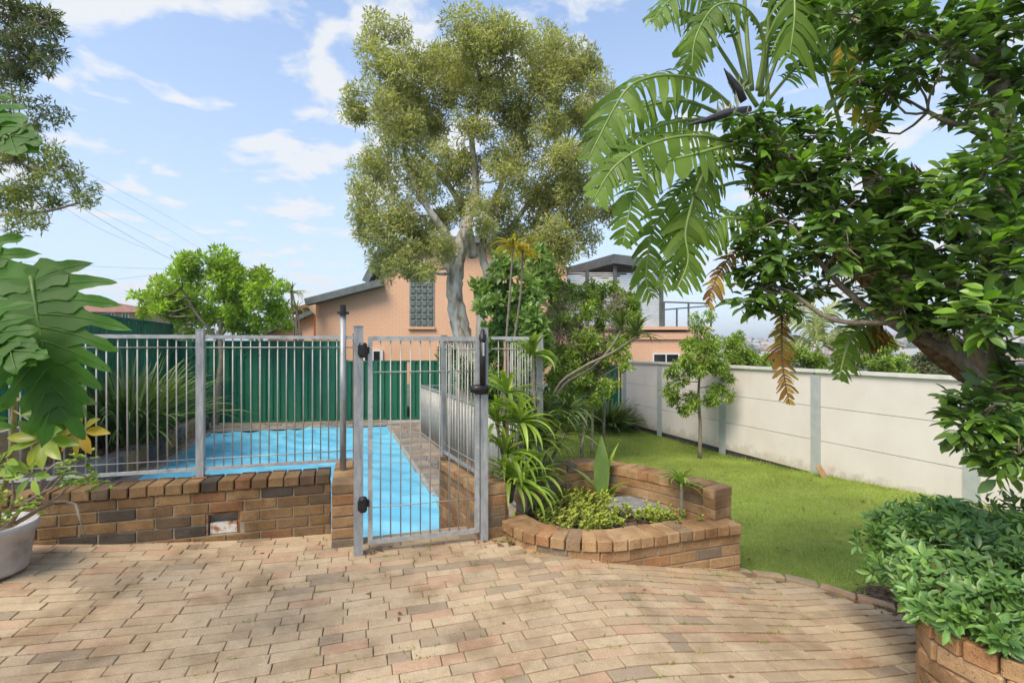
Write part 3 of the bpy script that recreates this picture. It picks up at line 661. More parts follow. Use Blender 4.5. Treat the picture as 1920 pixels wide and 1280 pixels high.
def pier():
    root = thing('brick_pier', 'short brick pier with bare top left of the gate hinge post', 'brick pier', wl(.15, 0))
    m = M['brick2']
    for k in range(6):
        t = -.31; z = -.02 + k * .086 + .043
        if z > .46: break
        for j in range(4):
            ln = .23; off = 0 if k % 2 else .115
            a = t + j * .24 - off; b = min(a + ln, .5); a = max(a, t)
            if b - a < .04: continue
            c = wl(.135, (a + b) / 2, z); put('brick', brick_mesh((.23, .225, .076), m), root, c, TH + R(90), (0, 0), (b - a) / .23)
    mb = MB(); mb.prism([wl(.03, -.30, -.05), wl(.24, -.30, -.05), wl(.24, .49, -.05), wl(.03, .49, -.05)], (0, 0, .5)); mb.build('mortar_bed', M['mortar'], root)
    # dropped bracket lying on the pier
    br = MB(); c = wl(.12, .02, .478); br.box(c, (.075, .022, .02), TH + .15); br.box(c + Vector((-.035, -.03, 0.0)), (.022, .05, .0196), TH + .15)
    tag(br.build('metal_bracket', M['galvp']), 'small grey L-shaped bracket lying on top of the brick pier', 'bracket')
pier()
D26 = Vector((-.438, .899, 0)); N26 = Vector((.899, .438, 0))
def side_wall():
    root = thing('gate_side_wall', 'orange brick side wall running back from the gate latch post', 'brick wall', (-.15, 4.12, 0))
    a = Vector((-.15, 4.07, 0)); pth = Path([a, a + D26 * 1.08])
    lay_wall(root, pth, -.69, 12, M['brick2'], .225, 0, cap=.35, capm=M['brick2'], capd=.27)
side_wall()
def planter():
    root = thing('circular_planter', 'rounded stepped brick planter of tan bricks beside the gate', 'planter', (.9, 4.4, -.3))
    f = Path(catmull([(x, y, 0) for x, y in FRONT], .04))
    lay_wall(root, f, -.29, 4, M['brick2'], .22, .12, cap=.056, capm=M['brick2'], capd=.25, capoff=-.006)
    # the straight foot course that runs out past the capping at the right-hand corner
    b = Path(catmull([(x, y, 0) for x, y in BACK], .04))
    lay_wall(root, b, -.47, 9, M['brick2'], .22, .12, cap=.305, capm=M['brick2'], capd=.25, capoff=-.006)
    mb = MB(); c = Vector((.85, 4.45, .065)); k = len(f.p); ring = [p + (c - p).normalized() * .16 for p in f.p[::4]] + [p + (c - p).normalized() * .16 for p in b.p[::4]]
    vs = [(c.x, c.y, .09)] + [(p.x, p.y, .03 + random.uniform(-.01, .01)) for p in ring]
    mb.add(vs, [(0, 1 + i, 1 + (i + 1) % len(ring)) for i in range(len(ring))], True); mb.build('soil', M['soil'], root)
    return root
planter()
sb = MB(); c = ground(1185, 945, .10); sb.box((c.x, c.y, .085), (.52, .46, .06), .15); o = sb.build('stepping_slab', M['concrete'])
tag(o, 'grey metal lid in a concrete slab lying in the rounded planter', 'slab')
lb = MB(); lb.box((c.x, c.y, .121), (.40, .33, .012), .15); lb.build('lid', M['galvp'], o)
# ---- steel fences
def bar_mesh(h, r=.005):
    mb = MB(); mb.tube([(0, 0, 0), (0, 0, h)], r, 6); me = bpy.data.meshes.new('bar'); me.from_pydata(mb.v, [], mb.f)
    me.polygons.foreach_set('use_smooth', mb.sm); me.materials.append(M['barm']); return me
def fence_run(root, A, B, z0, z1, gap, posts=(), wires=(), tw=.029, bw=.025, r=.0052):
    A = Vector(A); B = Vector(B); d = B - A; L = d.length; d = d.normalized()
    MB().bar((A.x, A.y, z1), (B.x, B.y, z1), tw, tw).build('top_rail', M['galv'], root)
    MB().bar((A.x, A.y, z0), (B.x, B.y, z0), bw, bw).build('bottom_rail', M['galv'], root)
    for zw in wires: MB().tube([(A.x, A.y - .009, zw), (B.x, B.y - .009, zw)], .0045, 5).build('wire_rail', M['barm'], root)
    n = max(1, round(L / gap)); me = bar_mesh(z1 - z0, r)
    for i in range(1, n):
        p = A + d * (L * i / n); put('bar', me, root, (p.x + random.uniform(-.002, .002), p.y, z0), 0, (random.uniform(-.003, .003), random.uniform(-.004, .004)))
    for P, w, pz0, pz1, m in posts:
        mb = MB(); mb.box((P[0], P[1], (pz0 + pz1) / 2), (w, w, pz1 - pz0), math.atan2(d.y, d.x)); mb.box((P[0], P[1], pz1 + .003), (w + .006, w + .006, .008), math.atan2(d.y, d.x)); mb.build('post', m, root)
def front_fence():
    root = thing('pool_fence', 'galvanised bar pool fence standing on the low brown brick wall', 'fence', wl(-2, .17, .5))
    zc = .506; A = wl(-4.0, .16); Bm = wl(-.985, .16); E = wl(.10, .16); r2 = wl(.02, .16)
    fence_run(root, A, Bm - U * .03, zc + .07, 1.63, .066, [(Bm, .055, zc, 1.685, M['galvp'])], (1.545, zc + .15))
    fence_run(root, Bm + U * .03, E + U * .08, zc + .07, 1.63, .066, [(wl(.2, .2), .05, .44, 1.66, M['rust'])], (1.545, zc + .15))
    MB().box(Bm + Vector((0, -.0, zc + .006)), (.11, .1, .01), TH).build('base_plate', M['rust'], root)
    # short return panel from the rusty post to the gate hinge post
    HP = Vector((-1.146, 3.74, 0)); fence_run(root, wl(.2, .17), HP + Vector((0, .03, 0)), .53, 1.60, .09, [(HP, .066, patio_z(-1.1) - .02, 1.70, M['galvp'])], (1.52,))
    LP = Vector((-.227, 4.02, 0)); MB().box((LP.x, LP.y, .84), (.06, .06, 1.72), TH).build('latch_post', M['galvp'], root)
    # tall round post with black spigot
    P = wl(.095, .15); q = MB(); q.tube([P + Vector((0, 0, .45)), P + Vector((0, 0, 1.83))], .026, 14); pp = q.build('round_post', M['galvp'], root)
    MB().lathe(P, [(.0, 1.83), (.05, 1.83), (.05, 1.85), (.026, 1.85), (.026, 1.91), (.0, 1.91)], 16, False).build('spigot', M['black'], pp)
    MB().lathe(P, [(.07, .452), (.07, .463), (.03, .468)], 16, False).build('flange', M['galv'], pp)
front_fence()
def gate():
    H = Vector((-1.146, 3.74, 0)); Lp = Vector((-.227, 4.02, 0)); d = (Lp - H).normalized(); a = H + d * .085; b = Lp - d * .055
    root = thing('pool_gate', 'closed galvanised pool gate with black hinges and black latch rod', 'gate', (a.x, a.y, 0)); z0, z1 = .075, 1.625; g = math.atan2(d.y, d.x)
    for p in (a, b): MB().box((p.x, p.y, (z0 + z1) / 2), (.034, .034, z1 - z0), g).build('stile', M['galv'], root)
    for z in (z0 + .012, z1 - .012): MB().bar((a + d * .017) + Vector((0, 0, z)), (b - d * .017) + Vector((0, 0, z)), .03, .034).build('rail', M['galv'], root)
    L = (b - a).length; n = 11; me = bar_mesh(z1 - z0 - .06, .0056)
    for i in range(1, n): p = a + d * L * i / n; put('bar', me, root, (p.x, p.y, z0 + .03))
    for z in (.345, 1.36): MB().tube([a + Vector((0, -.008, z)), b + Vector((0, -.008, z))], .004, 5).build('wire_rail', M['barm'], root)
    for z in (.385, 1.525):
        c = H + d * .045 + Vector((0, -.045, z)); mb = MB()
        mb.lathe(c, [(0, -.055), (.024, -.055), (.032, -.04), (.032, .04), (.024, .055), (0, .055)], 10, False); mb.box(c + Vector((-.004, -.025, 0)), (.05, .02, .07), g); mb.box(c + Vector((0, .03, 0)), (.075, .03, .05), g)
        mb.build('hinge', M['black'], root)
    c = Lp + Vector((-.005, -.05, 0)); mb = MB(); mb.tube([c + Vector((0, 0, 1.25)), c + Vector((0, 0, 1.64))], .024, 10); mb.lathe(c, [(.03, 1.60), (.03, 1.645), (.018, 1.65), (.018, 1.675), (.01, 1.69), (0, 1.695)], 10); ro = mb.build('latch_rod', M['black'], root)
    MB().box(c + Vector((.008, -.0245, 1.53)), (.011, .004, .10), g).build('printed_sticker', M['white'], ro)
    mb = MB()
    for i in range(6): mb.box(c + Vector((.008, -.0272, 1.492 + .0145 * i)), (.006, .002, .006), g)
    mb.build('sticker_print', M['black'], ro)
    mb = MB(); q = c + Vector((-.045, 0, 1.215)); mb.tube([q + Vector((-.05, 0, 0)), q, q + Vector((.09, .0, .004))], [.028, .04, .03], 10); mb.box(q + Vector((.03, .02, -.015)), (.10, .06, .05), g); mb.build('latch_body', M['black'], root)
gate()
def other_fences():
    a = Vector((-.26, 4.09, 0)); r = thing('side_fence', 'bar fence panel on the brick side wall behind the gate latch post', 'fence', (-.4, 4.4, .43)); b = a + D26 * 1.02 + N26 * .03; a2 = a + N26 * .02 + D26 * .03
    fence_run(r, a2, b, .50, 1.62, .075, [((b.x, b.y), .05, .43, 1.66, M['galvp'])], (1.53, .58))
    MB().box((b.x, b.y, .445), (.09, .09, .03), .4).build('base_plate', M['rust'], r)
    p0, p1 = Vector((-.20, 4.86, 0)), Vector((.27, 4.86, 0)); r = thing('garden_fence', 'bar fence panel behind the arching strap-leaved plants right of the gate', 'fence', (.1, 4.86, .3))
    fence_run(r, p0, p1, .40, 1.635, .066, [((p1.x, p1.y), .06, -.6, 1.66, M['galvp'])], (1.53,))
    p2 = p1 + Vector((-.34, .94, 0)) * 1.0; fence_run(r, p1, p2, .40, 1.63, .075, [((p2.x, p2.y), .05, -.6, 1.64, M['rust'])], (1.53,))
    A = Vector((-2.22, 12.25, 0)); Bq = Vector((.1, 6.55, 0)); r = thing('galvanised_side_fence', 'weathered galvanised low fence along the right side of the pool', 'fence', (A.x, A.y, ZP))
    ps = [(A, .05, ZP - .1, .62, M['galvp'])] + [(A.lerp(Bq, t), .045, ZP - .1, .60, M['galvp']) for t in (.36, .72)]
    fence_run(r, A, Bq, ZP + .06, .60, .05, ps, (), .04, .03, .012)
    fence_run(r, A, A + Vector((.95, .3, 0)), ZP + .06, .60, .09, (), (.52,), .03, .03, .007)
other_fences()
# ---- green sheet-metal fences
def sheet_fence(root, A, B, zb, zt, panels, ext=None):
    A = Vector(A); B = Vector(B); L = (B - A).length; d = (B - A).normalized(); n = Vector((-d.y, d.x, 0)); pitch = .19; prof = [(0, 0), (.095, 0), (.11, .035), (.165, .035), (.18, 0)]
    for k in range(panels):
        s0, s1 = L * k / panels + .03, L * (k + 1) / panels - .03; st = []; s = s0
        while s < s1:
            for ds, h in prof:
                if s + ds < s1: st.append((s + ds, h))
            s += pitch
        vs = []
        for s, h in st:
            p = A + d * s + n * (h - .02); vs += [(p.x, p.y, zb + .03), (p.x, p.y, zt - .03)]
        m = len(st); vs2 = vs + [(Vector(v) + n * .003)[:] for v in vs]
        fs = [(2 * i, 2 * i + 2, 2 * i + 3, 2 * i + 1) for i in range(m - 1)] + [(2 * m + 2 * i + 1, 2 * m + 2 * i + 3, 2 * m + 2 * i + 2, 2 * m + 2 * i) for i in range(m - 1)]
        MB().add(vs2, fs).build('sheet', M['green'], root)
        p, q = A + d * s0, A + d * s1
        for z in (zb + .03, zt - .02): MB().bar((p.x, p.y, z), (q.x, q.y, z), .06, .045).build('rail', M['greend'], root)
        if ext: MB().bar((p.x, p.y, zt - ext), (q.x, q.y, zt - ext), .055, .04).build('rail', M['greend'], root)
    for k in range(panels + 1): p = A + d * (L * k / panels); MB().box((p.x, p.y, (zb + zt) / 2 + .01), (.055, .075, zt - zb + .03), math.atan2(d.y, d.x)).build('post', M['greend'], root)
fm = FC.lerp(BF1, .56)
r = thing('green_boundary_fence', 'tall dark green sheet fence along the left boundary behind the bed', 'fence', (FC.x, FC.y, .4)); sheet_fence(r, FN, FC, .42, 2.18, 5)
r = thing('green_back_fence', 'taller dark green ribbed fence behind the blue pool cover', 'fence', (FC.x + .06, FC.y, ZP)); sheet_fence(r, FC + Vector((.06, -.04, 0)), fm - Vector((.05, 0, 0)), ZP, 1.72, 2, .42)
r = thing('green_low_fence', 'lower green ribbed fence seen through the pool gate', 'fence', (fm.x, fm.y, ZP)); sheet_fence(r, fm, BF1, ZP, 1.14, 2)
r = thing('green_corner_fence', 'short dark green ribbed fence at the far end of the pale wall', 'fence', (2.5, 15.3, -.9)); sheet_fence(r, (1.4, 15.5, 0), (3.3, 15.25, 0), -.95, 1.0, 1)
r = thing('retaining_wall', 'low weathered brick retaining wall under the left green fence', 'brick wall', (FN.x, FN.y, -.3)); lay_wall(r, Path([FN.copy(), FC.copy()]), -.3, 8, M['brick2'], .22, 0)
# ---- pale panel wall on the right
def panel_wall():
    wx = lambda z: 8.5 - .3404 * z; d = Vector((-.3404, 1, 0)).normalized(); n = Vector((-d.y, d.x, 0)); ps = [2.34, 4.54, 6.74, 8.95, 11.14, 13.34, 15.0]; top = 1.09; g = math.atan2(d.y, d.x)
    root = thing('panel_wall', 'long cream panel boundary wall with grey steel posts beside the lawn', 'wall', (wx(9), 9, -.9))
    for a, b in zip(ps, ps[1:]):
        A, Bq = Vector((wx(a), a, 0)), Vector((wx(b), b, 0)); A2, B2 = A + d * .06, Bq - d * .06; L = (B2 - A2).length; c = (A2 + B2) / 2
        for k in range(3):
            z1 = top - .6 * k; mb = MB(); mb.box((c.x, c.y, z1 - .3), (L, .06, .591), g); mb.build('panel', M['panel'], root)
        MB().box((c.x + .02, c.y, -.85), (L + .06, .05, .30), g).build('plinth', M['plinth'], root)
        m = (A + Bq) / 2; MB().box((m.x, m.y, top + .03), ((Bq - A).length - .008, .15, .055), g).build('capping', M['cap'], root)
    for a in ps:
        P = Vector((wx(a), a, 0)); mb = MB(); mb.box(P + n * .045 + Vector((0, 0, .05)), (.19, .012, 2.0), g); mb.box(P - n * .045 + Vector((0, 0, .05)), (.19, .012, 2.0), g); mb.box(P + Vector((0, 0, .05)), (.012, .075, 2.0), g); mb.build('post', M['wpost'], root)
    # brick leaning on the wall foot
    p = Vector((wx(8.75), 8.75, 0)) + n * .16; o = link('leaning_brick', brick_mesh((.23, .11, .076), M['brick2']), None, None, (p.x, p.y, lawn_z(8.75) + .09)); o.rotation_euler = (0, R(-62), g + .6)
    tag(o, 'single loose brick leaning at the foot of the cream wall', 'brick')
    for i, (px, py, s, lab, mm) in enumerate(((1835, 962, .09, 'brown loose rock on the soil below the cream wall', 'brick2'), (1808, 958, .07, 'small white loose stone beside the brown rock', 'white'))):
        c = ground(px, py, -.42); mb = MB(); k = 7; vs = []
        for q in range(5):
            for j in range(k):
                a = 2 * math.pi * j / k; rr = s * math.sin(math.pi * (q + .5) / 5) * random.uniform(.75, 1.15); vs.append((c.x + rr * 1.5 * math.cos(a), c.y + rr * math.sin(a), c.z + s * .6 * (1 - math.cos(math.pi * (q + .5) / 5)) - .03))
        mb.add(vs, [(q * k + j, q * k + (j + 1) % k, (q + 1) * k + (j + 1) % k, (q + 1) * k + j) for q in range(4) for j in range(k)] + [tuple(4 * k + j for j in range(k))]); tag(mb.build('loose_rock', M[mm]), lab, 'rock')
panel_wall()
# ================================================================== HOUSES
def poly_wall(mb, pts, Y, dep): return mb.prism([at(x, y, Y) for x, y in reversed(pts)], (0, dep, 0))
def window(root, x0, x1, y0, y1, Y, m, fr=.05, name='window'):
    a, b = at(x0, y1, Y), at(x1, y0, Y); w = MB().box(((a.x + b.x) / 2, Y - .02, (a.z + b.z) / 2), (b.x - a.x, .05, b.z - a.z)).build(name, m, root)
    f = MB(); 
    for c, d in (((a.x, (a.z + b.z) / 2), (fr, b.z - a.z + fr)), ((b.x, (a.z + b.z) / 2), (fr, b.z - a.z + fr)), (((a.x + b.x) / 2, a.z), (b.x - a.x - fr, fr)), (((a.x + b.x) / 2, b.z), (b.x - a.x - fr, fr)), (((a.x + b.x) / 2, (a.z + b.z) / 2), (fr * .7, b.z - a.z - fr))):
        f.box((c[0], Y - .05, c[1]), (d[0], .05, d[1]))
    f.build('frame', M['white'], w); return w
def orange_house():
    Y = 16.6; root = thing('orange_house', 'orange painted brick house with glass block window behind the trees', 'house', (at(800, 700, Y).x, Y, -1))
    mb = MB(); poly_wall(mb, [(592, 720), (592, 566), (712, 533), (722, 470), (735, 452), (1062, 452), (1062, 720)], Y, 7); mb.build('wall', M['orange'], root)
    def slope(x0, y0, x1, y1, Yf, dep, th=.22, name='roof', m='roof'):
        a, b = at(x0, y0, Yf), at(x1, y1, Yf); n = Vector((-(b.z - a.z), 0, b.x - a.x)).normalized() * th
        o = MB().prism([a, b, b + n, a + n], (0, dep, 0)).build(name, M[m], root); return o
    slope(573, 572, 716, 535, Y - .4, 8); slope(690, 531, 724, 462, Y - .35, 7.7); slope(718, 458, 1070, 452, Y - .4, 8)
    # soffit end
    MB().prism([at(576, 574, Y - .38), at(592, 570, Y - .38), at(592, 592, Y - .38)], (0, .37, 0)).build('eave_end', M['orange'], root)
    # glass block window, block by block
    x0, x1, y0, y1 = 769, 813, 492, 611; a, b = at(x0, y1, Y), at(x1, y0, Y); W, H = b.x - a.x, b.z - a.z
    g = MB().box(((a.x + b.x) / 2, Y - .012, (a.z + b.z) / 2), (W + .05, .03, H + .05)).build('glass_block_window', M['concrete'], root)
    nx, nz = 4, 10; me = chamfer_mesh('glass_block', (W / nx - .03, .05, H / nz - .03), .02, .002); me.materials.append(M['glassblock'])
    for i in range(nx):
        for k in range(nz):
            o = bpy.data.objects.new('glass_block', me); COL.objects.link(o); o.parent = g; o.location = Vector((a.x + W * (i + .5) / nx, Y - .04, a.z + H * (k + .5) / nz)) - origin(g)
    MB().box(((a.x + b.x) / 2, Y - .04, a.z - .07), (W + .12, .1, .07)).build('window_sill', M['orange'], root)
    window(root, 684, 717, 657, 690, Y, M['glass'])
    # lower wing at the left
    mb = MB(); poly_wall(mb, [(500, 720), (500, 622), (588, 585), (588, 720)], Y + 1.2, 5); mb.build('wing_wall', M['orange'], root)
    slope(492, 628, 590, 586, Y + .9, 5.6, .14)
    slope(540, 588, 580, 574, Y + 3.5, 4, .14, 'wing_roof', 'tile_roof')
    # right-hand lower block with parapet, seen over the pale wall
    Yr = 17.6; mb = MB(); poly_wall(mb, [(1062, 730), (1062, 622), (1330, 622), (1330, 730)], Yr, 6); mb.build('wall', M['orange'], root)
    mb = MB(); poly_wall(mb, [(1062, 618), (1062, 612), (1334, 612), (1334, 618)], Yr - .14, 6.3); poly_wall(mb, [(1062, 624), (1062, 636), (1332, 636), (1332, 624)][::-1], Yr - .07, .08); mb.build('parapet_trim', M['orange'], root)
    window(root, 1224, 1272, 663, 700, Yr, M['glass'])
    # balcony rail
    rb = MB(); 
    for (xa, ya, xb, yb, Ya, Yb) in ((1240, 566, 1335, 569, Yr, Yr), (1240, 581, 1335, 573, Yr + 1.5, Yr + 3.6)): rb.bar(at(xa, ya, Ya), at(xb, yb, Yb), .05)
    for x, y0_, y1_, Yp in ((1291, 567, 614, Yr), (1333, 568, 614, Yr), (1269, 577, 614, Yr + 1.8), (1245, 566, 614, Yr)): rb.bar(at(x, y0_, Yp), at(x, y1_, Yp), .055)
    rb.build('balcony_rail', M['steeld'], root)
    # pergola: posts, beams, roof sheet, slatted screens
    for x, y0_ in ((1153, 482), (1197, 505), (1240, 494), (1101, 508)): MB().bar(at(x, y0_, Yr + .2), at(x, 618, Yr + .2), .12 if x != 1197 else .07).build('pergola_post', M['steeld'], root)
    a, b, c, d = at(1153, 482, Yr), at(1246, 494, Yr), at(1246, 494, Yr) + Vector((-1.2, 5, .2)), at(1062, 510, Yr + .3) 
    pr = MB(); pr.bar(at(1150, 485, Yr), at(1246, 497, Yr), .1, .32); pr.bar(at(1152, 485, Yr), at(1055, 512, Yr + 3.5), .1, .32); ro = pr.build('pergola_beam', M['steeld'], root)
    e = at(1055, 506, Yr + 3.5); f0 = at(1151, 480, Yr); f1 = at(1248, 491, Yr); f2 = f1 + (e - f0)
    sh = MB(); sh.prism([f0, f1, f2, e], (0, 0, .06)); sh.build('pergola_roof', M['roof'], root)
    rf = MB()
    for k in range(9): p, q = f0.lerp(e, (k + .5) / 9), f1.lerp(f2, (k + .5) / 9); rf.bar(p - Vector((0, 0, .12)), q - Vector((0, 0, .12)), .06, .16)
    tag(rf.build('rafters', M['steeld'], root), kind='stuff')
    sl = MB()
    for k in range(28):
        y = 512 + k * 3.75
        sl.bar(at(1155, y, Yr + .3), at(1239, y, Yr + .3), .03, .045); sl.bar(at(1062, y, Yr + .9), at(1151, y, Yr + .35), .03, .045)
    tag(sl.build('screen_slats', M['greyslat'], root), kind='stuff')
orange_house()
def far_house():
    Y = 48; root = thing('brick_house', 'distant cream brick house with red tiled roof above the green fence', 'house', (at(220, 640, Y).x, Y, -4))
    mb = MB(); poly_wall(mb, [(100, 760), (100, 583), (248, 583), (248, 760)], Y, 9); mb.build('wall', M['cream'], root)
    a, b = at(92, 584, Y - .8), at(256, 585, Y - .8); ap, bp = at(140, 566, Y + 4.5), at(226, 569, Y + 4.5); c, d = b + Vector((0, 11, 0)), a + Vector((0, 11, 0))
    MB().add([a, b, c, d, ap, bp], [(0, 1, 5, 4), (1, 2, 5), (2, 3, 4, 5), (3, 0, 4), (3, 2, 1, 0)]).build('roof', M['tile_roof'], root)
    for x0, x1 in ((203, 216), (230, 242), (150, 175)): window(root, x0, x1, 586, 598, Y, M['glass'], .12)
    Y2 = 52; r2 = thing('white_shed', 'small white carport roof beside the distant cream house', 'shed', (at(258, 640, Y2).x, Y2, -4)); mb = MB(); poly_wall(mb, [(247, 760), (247, 592), (268, 592), (268, 760)], Y2, 5); mb.build('wall', M['white'], r2)
    a, b = at(245, 589, Y2 - .5), at(272, 590, Y2 - .5); MB().prism([a, b, b + Vector((0, 0, .2)), a + Vector((0, 0, .2))], (0, 6, 0)).build('roof', M['white'], r2)
    for x0, x1 in ((249, 256), (259, 266)): window(r2, x0, x1, 594, 602, Y2, M['glass'], .1)
far_house()
wires = [((60, 285, 24), (175, 330, 30), (430, 470, 60), 'uppermost thin cable'), ((90, 312, 24), (270, 405, 34), (400, 480, 60), 'second thin cable from the top'), ((110, 355, 24), (245, 425, 34), (420, 510, 60), 'third thin cable from the top'), ((90, 350, 24), (190, 412, 30), (322, 488, 50), 'thickest dark cable'), ((60, 345, 24), (190, 430, 30), (340, 492, 50), 'lowest slanting cable'), ((40, 490, 30), (190, 500, 33), (330, 505, 36), 'nearly level upper cable'), ((60, 540, 30), (190, 527, 33), (330, 510, 36), 'gently rising lower cable')]
for i, (a, b, c, lab) in enumerate(wires):
    mb = MB(); mb.tube(catmull([at(*a), at(*b), at(*c)], 1.5), .012 if i in (3,) else .007, 4); tag(mb.build('power_line', M['steeld']), lab + ' crossing the sky left of the lime green tree', 'cable', 'power lines')

# ================================================================== TREES
def px_path(pts): return [at(*p) for p in pts]
def paperbark():
    root = thing('paperbark_tree', 'large pale-trunked tree with olive foliage in front of the orange house', 'tree', at(875, 850, 10.8)); mb = MB(); Y = 10.8
    l0 = limb(mb, px_path([(885, 862, Y), (876, 760, Y), (872, 660, Y), (858, 590, Y), (852, 540, Y), (862, 470, Y - .1), (876, 420, Y - .2)]), .31, .12, 16, .22)
    l1 = limb(mb, px_path([(890, 800, Y + .1), (900, 640, Y + .2), (903, 560, Y + .3), (925, 490, Y + .3), (955, 430, Y + .4), (1000, 370, Y + .5), (1060, 280, Y + .5)]), .15, .03, 10, .12)
    l2 = limb(mb, px_path([(872, 430, Y - .2), (892, 350, Y), (885, 260, Y), (900, 180, Y), (890, 90, Y)]), .12, .02, 8, .1)
    l3 = limb(mb, px_path([(860, 480, Y), (830, 430, Y - .4), (790, 370, Y - .6), (760, 290, Y - .5), (745, 160, Y - .3)]), .09, .03, 8, .1)
    l4 = limb(mb, px_path([(915, 520, Y + .3), (905, 460, Y + .5), (935, 360, Y + .6), (975, 260, Y + .6), (1000, 150, Y + .5)]), .10, .03, 8, .1)
    l5 = limb(mb, px_path([(856, 520, Y), (800, 450, Y + .3), (740, 430, Y + .4), (700, 380, Y + .4)]), .10, .03, 7, .1)
    l6 = limb(mb, px_path([(940, 470, Y + .4), (1010, 440, Y + .5), (1090, 420, Y + .3)]), .09, .03, 7, .1)
    l7 = limb(mb, px_path([(888, 480, Y + .1), (870, 400, Y + .6), (820, 320, Y + .9), (700, 210, Y + .6)]), .11, .03, 7, .1)
    ds = [(722, 75, 44), (755, 110, 48), (705, 110, 30), (795, 165, 50), (765, 170, 40), (690, 190, 36), (672, 220, 30), (725, 215, 40), (875, 60, 48), (925, 60, 52), (960, 95, 55), (1005, 75, 42), (1060, 130, 52), (1100, 105, 30), (1120, 180, 30), (850, 130, 46), (915, 150, 55), (1010, 170, 55), (1080, 210, 48), (1118, 260, 36), (1050, 80, 30),
          (760, 265, 50), (815, 245, 45), (890, 235, 40), (980, 260, 50), (1055, 300, 50), (1105, 340, 40), (715, 320, 48), (785, 330, 48), (855, 330, 40), (945, 330, 48), (1015, 370, 52), (1080, 395, 46), (1128, 400, 26), (695, 385, 40), (755, 400, 50), (715, 440, 42), (785, 445, 42), (745, 490, 42), (720, 500, 30), (770, 510, 28), (905, 410, 36), (960, 430, 40), (1040, 450, 42), (1090, 450, 30), (990, 470, 30), (820, 420, 34), (690, 425, 26), (1115, 130, 20), (840, 185, 30), (930, 390, 30), (830, 470, 30), (870, 380, 34), (800, 500, 22), (890, 300, 30), (1000, 430, 34), (1070, 350, 36), (840, 290, 36), (960, 210, 40), (770, 215, 36), (905, 195, 34), (1030, 240, 36), (980, 500, 20), (1050, 480, 26), (820, 100, 26), (790, 120, 22), (940, 470, 26)]
    ds = [(x, y + (14 if y < 130 else 0), r_ * 1.12) for x, y, r_ in ds]; cl = discs(ds, Y, .8); limbs = [l0[-8:], l1, l2, l3, l4, l5, l6, l7]; twigs(mb, cl, limbs, .03, 6, .009); mb.build('trunk', M['paperbark'], root)
    sub = []
    for c, rr in cl:
        for _ in range(11): p, _d = ball(1, c, rr * .98, .5); sub.append((tuple(p[0]), rr * random.uniform(.26, .60)))
    P, D, N = clump_leaves(sub, 215, .5, .05, 1.1, .38); n = len(P); leaf_mass('crown', M['gum'], root, P, D, N, RNG.uniform(.075, .125, n), RNG.uniform(.024, .038, n))
paperbark()
def lime_tree():
    Y = 13.9; root = thing('lime_green_tree', 'small rounded tree with bright lime foliage by the green fence', 'tree', at(402, 800, Y)); mb = MB()
    l0 = limb(mb, px_path([(402, 806, Y), (408, 740, Y), (416, 670, Y), (410, 620, Y)]), .11, .07, 8); l1 = limb(mb, px_path([(412, 640, Y), (370, 590, Y - .3), (340, 540, Y - .4)]), .06, .02, 6); l2 = limb(mb, px_path([(412, 625, Y), (420, 570, Y), (410, 520, Y)]), .06, .02, 6); l3 = limb(mb, px_path([(412, 630, Y), (460, 580, Y + .2), (490, 550, Y)]), .06, .02, 6)
    ds = [(285, 548, 26), (310, 560, 38), (340, 525, 38), (385, 510, 40), (420, 500, 34), (460, 522, 40), (495, 550, 40), (525, 575, 28), (365, 560, 42), (420, 550, 42), (465, 580, 40), (300, 590, 34), (345, 600, 38), (400, 600, 36), (510, 598, 28), (440, 615, 30), (370, 628, 18), (490, 615, 24), (535, 612, 14), (285, 575, 24)]
    cl = discs(ds, Y, .8); twigs(mb, cl, [l0[-4:], l1, l2, l3], .03, 5, .008); mb.build('trunk', M['greybark'], root); sub = []
    for c, rr in cl:
        for _ in range(7): p, _d = ball(1, c, rr * .95, .5); sub.append((tuple(p[0]), rr * random.uniform(.3, .5)))
    P, D, N = clump_leaves(sub, 185, .5, .35, .9, .38); n = len(P); leaf_mass('crown', M['lime'], root, P, D, N, RNG.uniform(.12, .19, n), RNG.uniform(.05, .075, n))
lime_tree()
